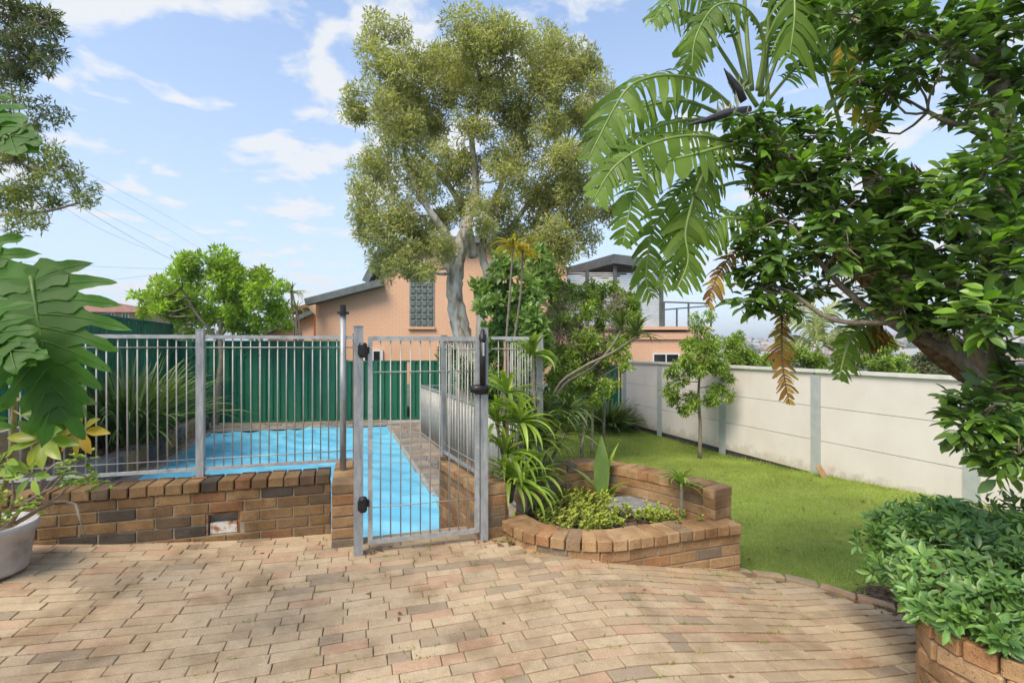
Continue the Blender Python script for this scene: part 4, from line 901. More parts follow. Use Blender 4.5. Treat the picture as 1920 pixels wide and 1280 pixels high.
def left_tree():
    Y = 5.2; root = thing('leafy_tree', 'overhanging narrow-leaved tree in the top left corner', 'tree', at(-420, 1150, Y)); mb = MB()
    l0 = limb(mb, px_path([(-420, 1150, Y), (-400, 800, Y), (-360, 500, Y), (-300, 300, Y), (-260, 100, Y)]), .16, .08, 10); l1 = limb(mb, px_path([(-340, 420, Y), (-160, 330, Y), (0, 300, Y), (100, 330, Y)]), .06, .012, 7); l2 = limb(mb, px_path([(-280, 160, Y), (-120, 90, Y), (0, 70, Y), (90, 40, Y)]), .05, .01, 7); l3 = limb(mb, px_path([(-330, 380, Y), (-100, 400, Y), (60, 400, Y), (150, 380, Y)]), .04, .01, 6)
    up = discs([(20, 20, 60), (75, 45, 42), (15, 100, 58), (65, 95, 42), (105, 40, 22), (-60, 60, 70), (40, 140, 32), (95, 100, 22), (-20, 150, 50)], Y, .35); lo = discs([(20, 210, 48), (75, 215, 38), (60, 280, 50), (115, 310, 40), (145, 350, 32), (160, 375, 20), (60, 350, 50), (20, 390, 42), (100, 380, 34), (20, 300, 45), (-40, 320, 70), (20, 430, 26), (70, 420, 20), (-50, 220, 60)], Y, .4)
    twigs(mb, up + lo, [l1, l2, l3], .008, 9, .003); mb.build('trunk', M['greybark'], root)
    for nm, cl, m, L in (('upper_crown', up, 'olive', (.06, .10)), ('crown', lo, 'olive2', (.04, .075))):
        sub = []
        for c, rr in cl:
            for _ in range(9): p, _d = ball(1, c, rr, .5); sub.append((tuple(p[0]), rr * random.uniform(.22, .42)))
        P, D, N = clump_leaves(sub, 800, .6, .0, .9, .42); n = len(P); leaf_mass(nm, M[m], root, P, D, N, RNG.uniform(*L, n), RNG.uniform(.010, .018, n))
left_tree()
def sapling():
    Y = 10.6; b = at(1310, 855, Y); root = thing('sapling', 'young slender tree with airy crown in front of the cream wall', 'tree', b); mb = MB()
    l0 = limb(mb, px_path([(1312, 858, Y), (1313, 800, Y), (1310, 740, Y), (1312, 690, Y), (1310, 620, Y)]), .045, .015, 7, .08)
    ds = [(1310, 600, 14), (1318, 625, 22), (1300, 645, 28), (1332, 655, 28), (1290, 680, 30), (1345, 690, 30), (1312, 690, 30), (1275, 712, 26), (1350, 722, 24), (1265, 742, 18), (1300, 745, 22), (1340, 750, 18), (1370, 744, 12), (1285, 765, 14), (1322, 655, 24), (1250, 735, 12), (1330, 590, 10)]
    cl = discs(ds, Y, .25); twigs(mb, cl, [l0[len(l0) // 3:]], .012, 5, .004); mb.build('trunk', M['greybark'], root); sub = []
    for c, rr in cl:
        for _ in range(6): p, _d = ball(1, c, rr, .5); sub.append((tuple(p[0]), rr * random.uniform(.3, .5)))
    P, D, N = clump_leaves(sub, 520, .5, -.35, .6, .42); n = len(P); leaf_mass('crown', M['shrub'], root, P, D, N, RNG.uniform(.08, .13, n), RNG.uniform(.022, .034, n))
    q = [Vector(at(1305, 830, Y))] ; P, D, N = clump_leaves([(tuple(at(1303, 842, Y)), .09)], 250); leaf_mass('sucker', M['shrub'], root, P, D, N, .06, .02)
sapling()
def shrub(name, label, ds, Y, m, L, W, dens, dep=.4, base=None, bark='greybark', tw=.012, up=.2, subn=9, group=None, per=4):
    ds2 = discs(ds, Y, dep); bx = base[0] if base else ds[0][0]; by = base[1] if base else 840; b = at(bx, by, Y); root = thing(name, label, 'shrub', b, group); mb = MB(); top = Vector(ds2[0][0])
    l0 = limb(mb, [b, b.lerp(top, .5) + Vector((.05, 0, 0)), top], tw * 3, tw, 7); twigs(mb, ds2, [l0], tw, per, tw * .35); mb.build('stems', M[bark], root); sub = []
    for c, rr in ds2:
        for _ in range(subn): p, _d = ball(1, c, rr, .5); sub.append((tuple(p[0]), rr * random.uniform(.3, .5)))
    P, D, N = clump_leaves(sub, dens * 8, .5, up, .8, .42); n = len(P); leaf_mass('foliage', M[m], root, P, D, N, RNG.uniform(L * .7, L * 1.2, n), RNG.uniform(W * .7, W * 1.2, n)); return root, ds2
shrub('broadleaf_shrub', 'tall fresh green broad-leaved shrub right of the pale trunk', [(960, 590, 40), (930, 540, 34), (985, 545, 36), (1000, 600, 36), (940, 615, 34), (1010, 520, 26), (920, 580, 28), (985, 640, 34), (930, 660, 34), (1000, 680, 34), (1010, 480, 20), (960, 700, 34), (950, 500, 24)], 9.2, 'broad', .16, .09, 38, .5, (965, 880))
r, cl = shrub('twiggy_bush', 'grey twiggy bush with half-bare branches beside the dark hedge', [(1090, 620, 44), (1060, 580, 36), (1130, 590, 40), (1050, 650, 36), (1110, 660, 40), (1160, 620, 34), (1070, 700, 36), (1130, 690, 32), (1045, 620, 30)], 10.4, 'dry', .08, .012, 26, .5, (1090, 860), 'greybark', .014, .2, 8, None, 26)
shrub('green_bush', 'bright green bush growing over the twiggy bush by the pergola', [(1130, 555, 34), (1090, 560, 26), (1165, 575, 30), (1190, 600, 20), (1110, 545, 20), (1080, 610, 22), (1150, 540, 14), (1060, 545, 22), (1165, 640, 16), (1180, 560, 16)], 10.9, 'shrub', .085, .04, 75, .4, (1130, 860))
shrub('leafy_bush', 'light green leafy bush mixed through the grey twigs by the lawn', [(1100, 640, 30), (1050, 600, 26), (1140, 640, 26), (1075, 670, 26), (1120, 600, 22), (1165, 655, 20), (1040, 660, 24), (1185, 620, 14), (1100, 580, 22), (1060, 740, 22)], 9.95, 'shrub', .09, .035, 55, .3, (1110, 850))
shrub('climbing_shrub', 'leafy climber against the orange house wall left of the pergola', [(1035, 530, 30), (1015, 565, 30), (1050, 575, 26), (1005, 505, 24), (1040, 490, 18), (985, 480, 18), (1030, 610, 28)], 11.6, 'shrub', .10, .05, 50, .3, (1030, 850))
shrub('dark_bush', 'lower dark green leafy bush at the back edge of the lawn', [(1100, 715, 34), (1060, 720, 32), (1130, 690, 30), (1080, 680, 28), (1040, 700, 26), (1150, 660, 22), (1110, 745, 24), (1140, 725, 20), (1170, 680, 16)], 9.7, 'shrub', .075, .035, 75, .4, (1090, 840))
shrub('hedge_bush', 'dense dark bush behind the pool side fence and pale trunk', [(890, 700, 40), (930, 740, 40), (980, 760, 40), (840, 660, 22), (1020, 760, 36), (900, 770, 36)], 10.0, 'camellia', .11, .05, 45, .4, (930, 880))
for i, (ds, Y, m, lab) in enumerate((
    ([(1400, 665, 26), (1380, 640, 18), (1425, 680, 22), (1372, 672, 22)], 14.5, 'shrub', 'pale green shrub just over the cream wall behind the sapling'),
    ([(1460, 685, 24), (1440, 690, 20), (1490, 670, 24), (1520, 680, 24), (1540, 690, 18)], 15.5, 'shrub', 'bright green shrub over the cream wall behind the hanging brown leaf'),
    ([(1665, 670, 26), (1640, 690, 24), (1690, 690, 22), (1670, 650, 14), (1705, 700, 16)], 13.5, 'shrub', 'rounded bright green shrub over the cream wall left of the leaning trunk'),
    ([(1580, 680, 20), (1610, 690, 20), (1600, 660, 14)], 16.5, 'olive2', 'olive shrub over the cream wall behind the hanging green leaf'),
    ([(1750, 680, 30), (1790, 690, 30), (1730, 695, 22), (1770, 660, 20)], 14.5, 'olive', 'dark brownish shrub over the cream wall next to the leaning trunk'))):
    shrub('neighbour_shrub', lab, ds + [(x, y + 40, r_) for x, y, r_ in ds], Y, m, .10, .05, 60, .4, (ds[0][0], 830), group='shrubs beyond the cream wall')

# ================================================================== STRAP-LEAVED PLANTS
def strap_pts(L, elev, droop, n=7):
    p = Vector((0, 0, 0)); out = [p.copy()]; e = elev
    for i in range(n): e -= droop / n * (0.4 + 1.2 * i / n); p = p + Vector((math.cos(e), 0, math.sin(e))) * (L / n); out.append(p.copy())
    return out
def strap_mesh(L, W, elev, droop, m, name='leaf', n=7, base=.45):
    pts = strap_pts(L, elev, droop, n); vs, fs = [], []
    for i, p in enumerate(pts):
        t = i / n; w = W * (base + (1 - base) * math.sin(min(1, t / .45) * math.pi / 2)) * (1 if t < .45 else max(.02, math.cos((t - .45) / .55 * math.pi / 2))) / 2
        d = (pts[min(i + 1, n)] - pts[max(i - 1, 0)]).normalized(); up = Vector((-d.z, 0, d.x)) * w * .45
        vs += [(p.x + up.x, -w, p.z + up.z), (p.x, 0, p.z), (p.x + up.x, w, p.z + up.z)]
    for i in range(n): a = i * 3; fs += [(a, a + 1, a + 4, a + 3), (a + 1, a + 2, a + 5, a + 4)]
    me = bpy.data.meshes.new(name); me.from_pydata([tuple(v) for v in vs], [], fs); me.polygons.foreach_set('use_smooth', [True] * len(fs)); me.materials.append(m); return me
def strap_set(L, W, m, k=8, e=(.2, 1.35), dr=(.8, 2.0)):
    return [strap_mesh(L * random.uniform(.8, 1.12), W * random.uniform(.85, 1.1), lerp(e[0], e[1], i / (k - 1)), random.uniform(*dr), m) for i in range(k)]
def rosette(root, c, meshes, n, tilt=(0, 0), sc=(.8, 1.1)):
    o0 = origin(root)
    for i in range(n):
        o = bpy.data.objects.new('leaf', meshes[(i * 3 + i // 8) % len(meshes)]); COL.objects.link(o); o.parent = root; o.location = Vector(c) - o0 + Vector((0, 0, random.uniform(-.03, .02)))
        o.rotation_euler = (random.uniform(-.12, .12) + tilt[0], random.uniform(-.12, .12) + tilt[1], i * 2.39996 + random.uniform(-.3, .3)); s = random.uniform(*sc); o.scale = (s, s, s)
def cordyline(name, label, base, heads, L, W, m, n, stem_r=.014, cat='plant', e=(.2, 1.35), group=None):
    root = thing(name, label, cat, base, group); ms = strap_set(L, W, M[m], 8, e)
    for h in heads:
        pts = [Vector(p) for p in ([base] + h)]; k = catmull(pts, .08); MB().tube(k, [lerp(stem_r * 1.3, stem_r, i / (len(k) - 1)) for i in range(len(k))], 7, .08).build('stem', M['greybark'], root); rosette(root, pts[-1], ms, n)
    return root
cordyline('dracaena', 'bushy green cordyline with drooping leaves next to the latch post', at(958, 940, 4.45), [[at(950, 880, 4.45), at(948, 850, 4.4)], [at(965, 860, 4.5), at(975, 790, 4.5)], [at(940, 840, 4.6), at(930, 790, 4.65)], [at(955, 900, 4.35), at(958, 900, 4.3)], [at(970, 880, 4.6), at(990, 830, 4.7)], [at(945, 800, 4.7), at(950, 740, 4.75)]], .40, .042, 'cord_one', 38)
cordyline('dracaena', 'lower cordyline spilling over the left end of the rounded planter', at(985, 960, 4.3), [[at(985, 930, 4.28), at(978, 915, 4.25)], [at(1000, 930, 4.5), at(1005, 890, 4.55)]], .36, .04, 'cord_one', 34)
cordyline('dracaena', 'cordyline arching over the back rim of the rounded planter', at(1010, 900, 4.95), [[at(1020, 820, 4.95), at(1030, 770, 4.95)], [at(1030, 830, 5.0), at(1065, 770, 5.05)], [at(1005, 830, 5.0), at(1000, 780, 5.0)], [at(1040, 850, 4.9), at(1060, 810, 4.9)], [at(1015, 860, 4.9), at(1020, 830, 4.85)]], .42, .035, 'strap_one', 36)
cordyline('dracaena', 'cordyline head of long pale leaves in front of the fence corner post', at(1000, 880, 4.7), [[at(1003, 780, 4.7), at(1000, 665, 4.65)]], .34, .045, 'cord_one', 30)
cordyline('dracaena', 'small fern-like undergrowth plant below the cordylines', at(1000, 925, 4.6), [[at(1010, 905, 4.6), at(1020, 890, 4.55)], [at(985, 905, 4.5), at(990, 885, 4.5)]], .24, .014, 'strap_one', 26)
cordyline('leaning_dracaena', 'thin-stemmed dracaena leaning right towards the lawn with drooping tufts', at(1020, 860, 5.2), [[at(1040, 735, 5.2), at(1090, 690, 5.2), at(1150, 660, 5.2), at(1195, 630, 5.2)], [at(1048, 735, 5.25), at(1110, 690, 5.25), at(1150, 645, 5.25), at(1165, 618, 5.25)]], .34, .028, 'strap_one', 26, .013)
cordyline('tall_dracaena', 'pair of tall thin stems topped with yellow orange leaf tufts', at(935, 800, 7.0), [[at(945, 690, 7.0), at(955, 560, 7.0), at(962, 462, 7.0)], [at(955, 690, 7.1), at(975, 560, 7.1), at(980, 470, 7.1)]], .36, .055, 'yellow_one', 18, .014, e=(.1, .9))
cordyline('small_dracaena', 'pale variegated tuft plant on the right side of the rounded planter', ground(1278, 975, .08), [[ground(1278, 975, .08) + Vector((0, 0, .30))]], .25, .024, 'cord_one', 34)
for i, (px, py, h, lab) in enumerate(((548, 548, 640, 'spiky thin-stemmed plant between lime tree and orange house, upper head'), (556, 580, 640, 'shorter spiky thin-stemmed plant beside the lower orange wing'))):
    cordyline('yucca', lab, at(572 - 16 * i, 790, 15.6), [[at(566 - 10 * i, 640, 15.6), at(px, py, 15.6)], [at(562 - 10 * i, 640, 15.6), at(px - 10, py + 30 - 60 * i, 15.6)]], .55, .04, 'olive2_one', 22, .03)
def clump(name, label, c, n, L, W, m, spread, e=(.7, 1.5)):
    root = thing(name, label, 'plant', c); vs_, fs_ = [], []; off = 0
    for i in range(n):
        a = random.uniform(0, 6.283); r_ = spread * math.sqrt(random.random()); l = L * random.uniform(.6, 1.1); pts = strap_pts(l, random.uniform(*e), random.uniform(.3, 1.5), 6); w = W * random.uniform(.7, 1.1); tw = random.uniform(-.6, .6)
        for k, p in enumerate(pts):
            ww = w / 2 * (1 - (k / 6) ** 3 * .95); ca, sa = math.cos(a), math.sin(a)
            for sg in (-1, 1): vs_.append((r_ * ca * .7 + p.x * ca - sg * ww * sa, r_ * sa * .7 + p.x * sa + sg * ww * ca, p.z + sg * ww * tw))
        for k in range(6): b = off + 2 * k; fs_.append((b, b + 1, b + 3, b + 2))
        off += 14
    o = link('foliage', npmesh('foliage', vs_, fs_, True), M[m], root); o['kind'] = 'stuff'; return root
clump('flax_clump', 'large dark strap-leaved clump in the raised bed left of the pool', Vector((-7.35, 9.6, -.28)), 620, 1.85, .06, 'strap', .6)
clump('agapanthus', 'low dark green strap-leaved clump where the cream wall begins', at(1142, 800, 14.2) , 330, 1.0, .065, 'strap', .5, (.4, 1.4))
clump('grass_clump', 'thin pale strap-leaved tuft at the left edge of the far lawn', at(1062, 775, 11.5), 90, .8, .035, 'cord', .2)
def bed_litter():
    n = 900; P = np.c_[RNG.normal(-7.3, .45, n), RNG.normal(9.2, .7, n), np.full(n, -.265)]; leaf_mass('leaf_litter', M['litter'], bedo, P, RNG.normal(size=(n, 3)) * (1, 1, .25), RNG.normal(size=(n, 3)) * .3 + (0, 0, 1), RNG.uniform(.05, .12, n), .03)
bed_litter()
# sprout and succulents in the rounded planter
def sprout():
    c = at(1128, 938, 4.8); root = thing('sprouting_palm', 'young palm sprout with one broad upright leaf in the rounded planter', 'plant', c); ms = [(strap_mesh(.62, .15, 1.52, .12, M['broad_one']), 1.4), (strap_mesh(.58, .07, 1.35, .3, M['shrub_one']), 0.4), (strap_mesh(.42, .10, 1.05, .6, M['broad_one']), 2.9), (strap_mesh(.36, .07, .95, .8, M['cord_one']), -.3)]
    for me, rz in ms: o = put('leaf', me, root, c, rz)
    MB().tube([c - Vector((0, 0, .03)), c + Vector((0, 0, .06))], [.02, .012], 7).build('stem', M['stem'], root)
sprout()
def succulents(name, label, spots, nst, m, hmax=.12, Ls=(.022, .036), nparts=150):
    c0 = Vector((sum(p.x for p in spots) / len(spots), sum(p.y for p in spots) / len(spots), min(p.z for p in spots))); root = thing(name, label, 'plant', c0); P, D, N = [], [], []; mb = MB()
    for s in spots:
        for _ in range(nst):
            b = s + Vector((random.gauss(0, .06), random.gauss(0, .05), -.01)); t = b + Vector((random.gauss(0, .03), random.gauss(0, .03), random.uniform(.4, 1) * hmax)); mb.tube([b, b.lerp(t, .5), t], [.005, .004, .003], 4)
            for k in range(9):
                a = k * 2.4; q = .35 + .6 * k / 9; P.append(b.lerp(t, q + .05)); el = .2 + .9 * k / 9; D.append((math.cos(a), math.sin(a), el)); N.append((-math.cos(a) * el, -math.sin(a) * el, 1))
    P, D, N = np.array([tuple(p) for p in P]), np.array(D) + RNG.normal(size=(len(P), 3)) * .2, np.array(N); mb.build('stems', M['stem'], root)['kind'] = 'stuff'; n = len(P); L = RNG.uniform(*Ls, n); order = np.argsort(P[:, 1] - P[:, 2] * 2); a, b = order[:nparts], order[nparts:]
    leaf_parts(root, M[m + '_one'], P[a], D[a], N[a], L[a], .62)
    if len(b): leaf_mass('foliage', M[m], root, P[b], D[b], N[b], L[b], L[b] * .62, T_OVAL)
succulents('jade_groundcover', 'yellow green succulent groundcover filling the front of the rounded planter', [ground(x, y, .08) for x, y in ((1030, 960), (1060, 975), (1090, 985), (1120, 990), (1150, 985), (1165, 970), (1130, 965), (1100, 960), (1070, 950), (1045, 940), (1110, 945), (1140, 945), (1020, 975), (1080, 930), (1125, 930), (1055, 990), (1110, 1000), (1040, 925), (1095, 970))], 17, 'jade', .13, (.026, .042), 300)
succulents('jade_clump', 'small succulent clump right of the slab in the rounded planter', [ground(x, y, .08) for x, y in ((1225, 980), (1245, 975), (1215, 970), (1260, 985))], 14, 'jade', Ls=(.026, .042), nparts=120)

# ================================================================== LEFT FOREGROUND: POT, JADE, UMBRELLA PLANT, SPLIT LEAVES
def pot():
    c = Vector((-3.30, 3.14, patio_z(-3.30) - .0)); root = thing('plant_pot', 'worn round off-white plastic pot on the patio at the left edge', 'pot', c)
    MB().lathe(c, [(0, .02), (.19, .02), (.198, .0), (.205, .02), (.232, .245), (.238, .25), (.25, .26), (.252, .305), (.24, .308), (.232, .28), (0, .275)], 40).build('shell', M['pot'], root)
    MB().lathe(c, [(.225, .275), (.0, .285)], 30).build('soil', M['soil'], root); return c
pc = pot()
def potted_jade():
    c = pc + Vector((0, 0, .30)); root = thing('potted_jade', 'jade plant with gnarled bare twigs growing in the off-white pot', 'plant', c); mb = MB(); tips = []
    for pts in ([(20, 985, 2.95), (50, 940, 2.9), (95, 915, 2.85), (120, 890, 2.8)], [(30, 980, 2.95), (75, 950, 2.95), (110, 930, 2.9), (135, 905, 2.95)], [(10, 985, 2.9), (25, 930, 2.85), (20, 880, 2.8)], [(0, 985, 2.9), (-20, 930, 2.9), (-30, 890, 2.9)], [(40, 975, 3.0), (100, 940, 3.0), (140, 945, 2.9), (150, 975, 2.85), (160, 1010, 2.85)], [(60, 950, 2.95), (100, 900, 2.95), (140, 885, 2.95), (178, 905, 2.95)], [(70, 940, 2.9), (90, 880, 2.9), (125, 865, 2.9), (155, 860, 2.9)], [(15, 985, 2.8), (30, 965, 2.7), (45, 950, 2.65)], [(0, 985, 2.75), (0, 960, 2.65), (-8, 940, 2.6)]):
        limb(mb, px_path(pts), .012, .004, 6, .15, .004); tips.append(pts)
    mb.build('branches', M['greybark'], root); P, D, N = [], [], []
    for i, pts in enumerate(tips):
        if i == 4: continue
        for _ in range(11):
            e = at(*pts[-1]) + Vector((random.gauss(0, .045), random.gauss(0, .04), random.gauss(0, .03)))
            for k in range(8): a = k * 2.4; P.append(tuple(e)); el = .9 * k / 8; D.append((math.cos(a), math.sin(a), el)); N.append((-math.cos(a) * el, -math.sin(a) * el, 1))
    P, D, N = np.array(P), np.array(D) + RNG.normal(size=(len(P), 3)) * .2, np.array(N); n = len(P); L = RNG.uniform(.022, .036, n); order = np.argsort(P[:, 1]); a, b = order[:200], order[200:]; leaf_parts(root, M['shrub_one'], P[a], D[a], N[a], L[a], .6); leaf_mass('foliage', M['shrub'], root, P[b], D[b], N[b], L[b], L[b] * .6, T_OVAL)
potted_jade()
def scheff():
    b = pc + Vector((.05, -.1, .3)); root = thing('umbrella_plant', 'umbrella plant with radiating oval leaflets rising from the pot', 'plant', b); mb = MB()
    limb(mb, [b, at(12, 900, 2.7), at(25, 800, 2.6), at(28, 740, 2.55), at(30, 690, 2.5)], .016, .012, 8, .06)
    for (x, y, Y, k, L, m, src) in ((84, 822, 2.2, 9, .125, 'scheff_one', (27, 770, 2.55)), (152, 806, 2.3, 8, .11, 'yellow_one', (28, 745, 2.55)), (140, 745, 2.35, 8, .11, 'broad_one', (30, 700, 2.5)), (105, 770, 2.3, 6, .11, 'scheff_one', (28, 750, 2.55)), (10, 860, 2.4, 6, .10, 'scheff_one', (18, 860, 2.65)), (60, 890, 2.4, 6, .09, 'shrub_one', (14, 890, 2.68)), (-10, 880, 2.4, 6, .1, 'scheff_one', (14, 880, 2.68))):
        c = at(x, y, Y); mb.tube([at(*src), at(*src).lerp(c, .5) + Vector((0, 0, .02)), c], [.005, .004, .003], 5); P, D, N = [], [], []
        for i in range(k):
            a = 2 * math.pi * i / k + random.uniform(-.15, .15); d = Vector((math.cos(a), -.25 + random.uniform(-.2, .2), math.sin(a) * .85 - .1)); P.append(tuple(c + d * .02)); D.append(tuple(d)); N.append((random.uniform(-.2, .2), -.8, .5))
            mb.tube([c, c + d * .03], .0022, 4)
        leaf_parts(root, M[m], np.array(P), np.array(D), np.array(N), RNG.uniform(.85, 1.1, k) * L, .42)
    mb.build('stem', M['stem'], root)
scheff()
def lobed_leaf(root, base, tip, nrm, W, m, lobes=9, droop=.15, basal=2.25):
    base, tip, nrm = Vector(base), Vector(tip), Vector(nrm).normalized(); ax = tip - base; L = ax.length; ax.normalize(); sd = ax.cross(nrm).normalized(); nrm = sd.cross(ax).normalized(); mb = MB(); rib = []
    def mid(t): return base + ax * (L * t) - nrm * (droop * L * t * t) 
    for sg in (-1, 1):
        for i in range(lobes):
            u = (i + .5) / lobes; t0 = u ** 1.15 * .86; ang = lerp(basal, .38, u ** .72); ln = W * (.62 + .55 * math.sin(math.pi * min(1, u * 1.15 + .12))) * random.uniform(.9, 1.08); wd = L / lobes * (1.45 if u > .2 else 1.65) ; d = ax * math.cos(ang) + sd * sg * math.sin(ang); pd = (ax * math.sin(ang) - sd * sg * math.cos(ang)); p0 = mid(t0); n = 12; vs = []; ph = random.uniform(0, 6)
            for k in range(n + 1):
                s = k / n; w = wd / 2 * ((1 + 1.2 * s) if s < .38 else lerp(1.45, .62, (s - .38) / .16) if s < .54 else lerp(.62, .5, (s - .54) / .26) if s < .8 else .5 * math.cos((s - .8) / .2 * 1.5)) * (1 + .10 * math.sin(s * 19 + ph)); c = p0 + d * (ln * s) + ax * (ln * s * s * .16) - nrm * (droop * .5 * ln * s * s) + Vector((0, 0, -.08 * ln * s * s))
                rip = nrm * .007 * math.sin(s * 11 + ph) * s; vs += [c - pd * w + nrm * .004 + rip, c - nrm * .002 + nrm * .0015 * i, c + pd * w + nrm * .004 - rip]
                if k == n: pass
            fs = []
            for k in range(n): a = 3 * k; fs += [(a, a + 1, a + 4, a + 3), (a + 1, a + 2, a + 5, a + 4)]
            mb.add(vs, fs, True); rib.append([vs[3 * k + 1] + nrm * .004 for k in range(n)])
    # tip lobe
    vs = []; 
    for k in range(7): s = k / 6; c = mid(.8 + .2 * s) ; w = L / lobes * .9 * math.cos(s * 1.5); vs += [c - sd * w + nrm * .008, c, c + sd * w + nrm * .008]
    mb.add(vs, [q for k in range(6) for q in ((3 * k, 3 * k + 1, 3 * k + 4, 3 * k + 3), (3 * k + 1, 3 * k + 2, 3 * k + 5, 3 * k + 4))], True)
    o = mb.build('leaf', M[m], root); vb = MB(); vb.tube([mid(t / 8) + nrm * .004 for t in range(9)], [lerp(.007, .002, t / 8) for t in range(9)], 5)
    for r_ in rib: vb.tube(r_, [lerp(.0018, .0007, k / len(r_)) for k in range(len(r_))], 4)
    vb.build('veins', M['vein'], o); return o
def philodendron():
    b = Vector((-2.75, 1.9, patio_z(-2.75))); root = thing('split_leaf_plant', 'huge split-leaf plant with deeply lobed glossy leaves at the left edge', 'plant', b); mb = MB(); crown = at(-190, 900, 2.05); limb(mb, [b, b.lerp(crown, .5), crown], .05, .04, 8, .1)
    for base, tip, nrm, W, pet in ((at(60, 520, 1.90), at(95, 800, 1.78), (.22, -.9, .35), .235, 1), (at(-110, 590, 1.72), at(40, 660, 1.58), (.1, -.75, .65), .16, 1), (at(-130, 180, 1.9), at(40, 250, 1.75), (0, -.8, .6), .16, 1), (at(-60, 470, 2.1), at(-30, 700, 2.0), (.1, -.8, .5), .25, 1), (at(-150, 760, 1.75), at(-20, 800, 1.7), (.1, -.7, .7), .16, 1)):
        lobed_leaf(root, base, tip, nrm, W, 'philo_one', 10 if W > .2 else 7); m_ = crown.lerp(base, .5) + Vector((-.08, .05, .08)); limb(mb, [crown, m_, base], .014, .009, 7, .04)
    mb.build('petioles', M['petiole'], root)
philodendron()
# ================================================================== RIGHT FOREGROUND
def right_planter():
    root = thing('brick_planter', 'curved orange brick planter in the bottom right corner', 'planter', (2.2, 2.3, -.3))
    p = Path(catmull([(x, y, 0) for x, y in ((2.75, 3.3), (2.27, 2.80), (1.93, 2.38), (1.865, 2.18), (1.93, 1.98), (2.12, 1.80), (2.5, 1.62), (3.1, 1.5))], .04))
    lay_wall(root, p, -.26, 6, M['brick2'], .22, .11, cap=.256, capm=M['brick2'], capd=.24, capoff=0)
    mb = MB(); ctr = Vector((2.75, 2.3, 0)); ring = [q + (ctr - q).normalized() * .15 for q in p.p[::4]] + [Vector((3.2, 1.7, 0)), Vector((3.2, 3.2, 0))]
    mb.add([(ctr.x, ctr.y, .32)] + [(q.x, q.y, .28) for q in ring], [(0, 1 + i, 1 + (i + 1) % len(ring)) for i in range(len(ring))], True); mb.build('soil', M['soil'], root)
right_planter()
def multi(ds, j=.08):
    return [(tuple(at(x, y, Y + random.uniform(-j, j))), r_ * Y / F) for x, y, r_, Y in ds]
def star_bush():
    root = thing('glossy_groundcover', 'dense shrub of pointed glossy leaves spilling over the corner planter', 'shrub', (2.5, 2.6, .3)); cl = multi([(1665, 985, 40, 3.25), (1640, 1020, 32, 3.25), (1650, 1060, 26, 3.1), (1700, 975, 42, 3.2), (1750, 965, 36, 3.2), (1720, 1030, 55, 2.9), (1790, 1000, 50, 2.85), (1850, 1000, 50, 2.75), (1905, 1010, 50, 2.65), (1760, 1080, 55, 2.6), (1830, 1070, 55, 2.5), (1895, 1080, 55, 2.4), (1800, 1125, 42, 2.35), (1855, 1135, 45, 2.25), (1910, 1140, 45, 2.2), (1700, 1080, 38, 2.8), (1740, 1120, 24, 2.5), (1875, 1190, 20, 2.05), (1790, 965, 30, 3.2), (1940, 1060, 60, 2.4), (1960, 1140, 50, 2.1), (1770, 1145, 18, 2.3), (1905, 1180, 20, 2.05), (1742, 1148, 18, 2.32), (1790, 1160, 18, 2.18), (1835, 1172, 17, 2.1), (1715, 1120, 16, 2.45)])
    mb = MB(); b0 = [Vector((2.35, 2.5, .3)), Vector((2.5, 2.2, .3)), Vector((2.5, 2.9, .25))]; twigs(mb, cl, [b0], .006, 8, .0028); mb.build('stems', M['stem'], root)['kind'] = 'stuff'; P, D, N = [], [], []
    for c, r_ in cl:
        for _ in range(int(26 + 1100 * r_ * r_)):
            p, d = ball(1, c, r_, .35, .8); p, d = p[0], d[0]
            if d[1] > .6 and random.random() < .7: continue
            ax = np.array(d) * .8 + np.array((0, -.15, .55)) + RNG.normal(size=3) * .25; ax /= np.linalg.norm(ax); s = np.cross(ax, (0.3, .1, .9)); s /= np.linalg.norm(s); q = np.cross(s, ax)
            for k in range(5):
                a = k * 1.257 + random.uniform(-.3, .3); dd = (s * math.cos(a) + q * math.sin(a)) + ax * random.uniform(.2, .7); P.append(p + dd * .008); D.append(dd); N.append(ax * 1.0 - dd * .2)
    P, D, N = np.array(P), np.array(D), np.array(N); n = len(P); L = RNG.uniform(.045, .085, n); order = np.argsort(P[:, 1] + RNG.uniform(-.15, .15, n)); a, b = order[:300], order[300:]; leaf_parts(root, M['star_one'], P[a], D[a], N[a], L[a], .36); leaf_mass('foliage', M['star'], root, P[b], D[b], N[b], L[b], L[b] * .36, T_OVAL)
star_bush()
def dark_cover():
    root = thing('dark_groundcover', 'darker glossy shrub behind the corner planter below the tree trunk', 'shrub', (3.3, 3.5, -.25)); cl = multi([(1865, 965, 38, 3.5), (1905, 955, 38, 3.5), (1840, 985, 30, 3.45), (1900, 990, 40, 3.3), (1940, 970, 40, 3.4), (1780, 945, 14, 3.6), (1880, 1020, 40, 3.3)]); mb = MB(); twigs(mb, cl, [[Vector((3.3, 3.5, -.25)), Vector((3.2, 3.4, .1))]], .006, 6, .003); mb.build('stems', M['stem'], root)['kind'] = 'stuff'; P, D, N = clump_leaves(cl, 300, .6, .2, .8, .4); n = len(P); L = RNG.uniform(.05, .08, n); leaf_mass('foliage', M['camellia'], root, P, D, N, L, L * .42, T_OVAL)
dark_cover()
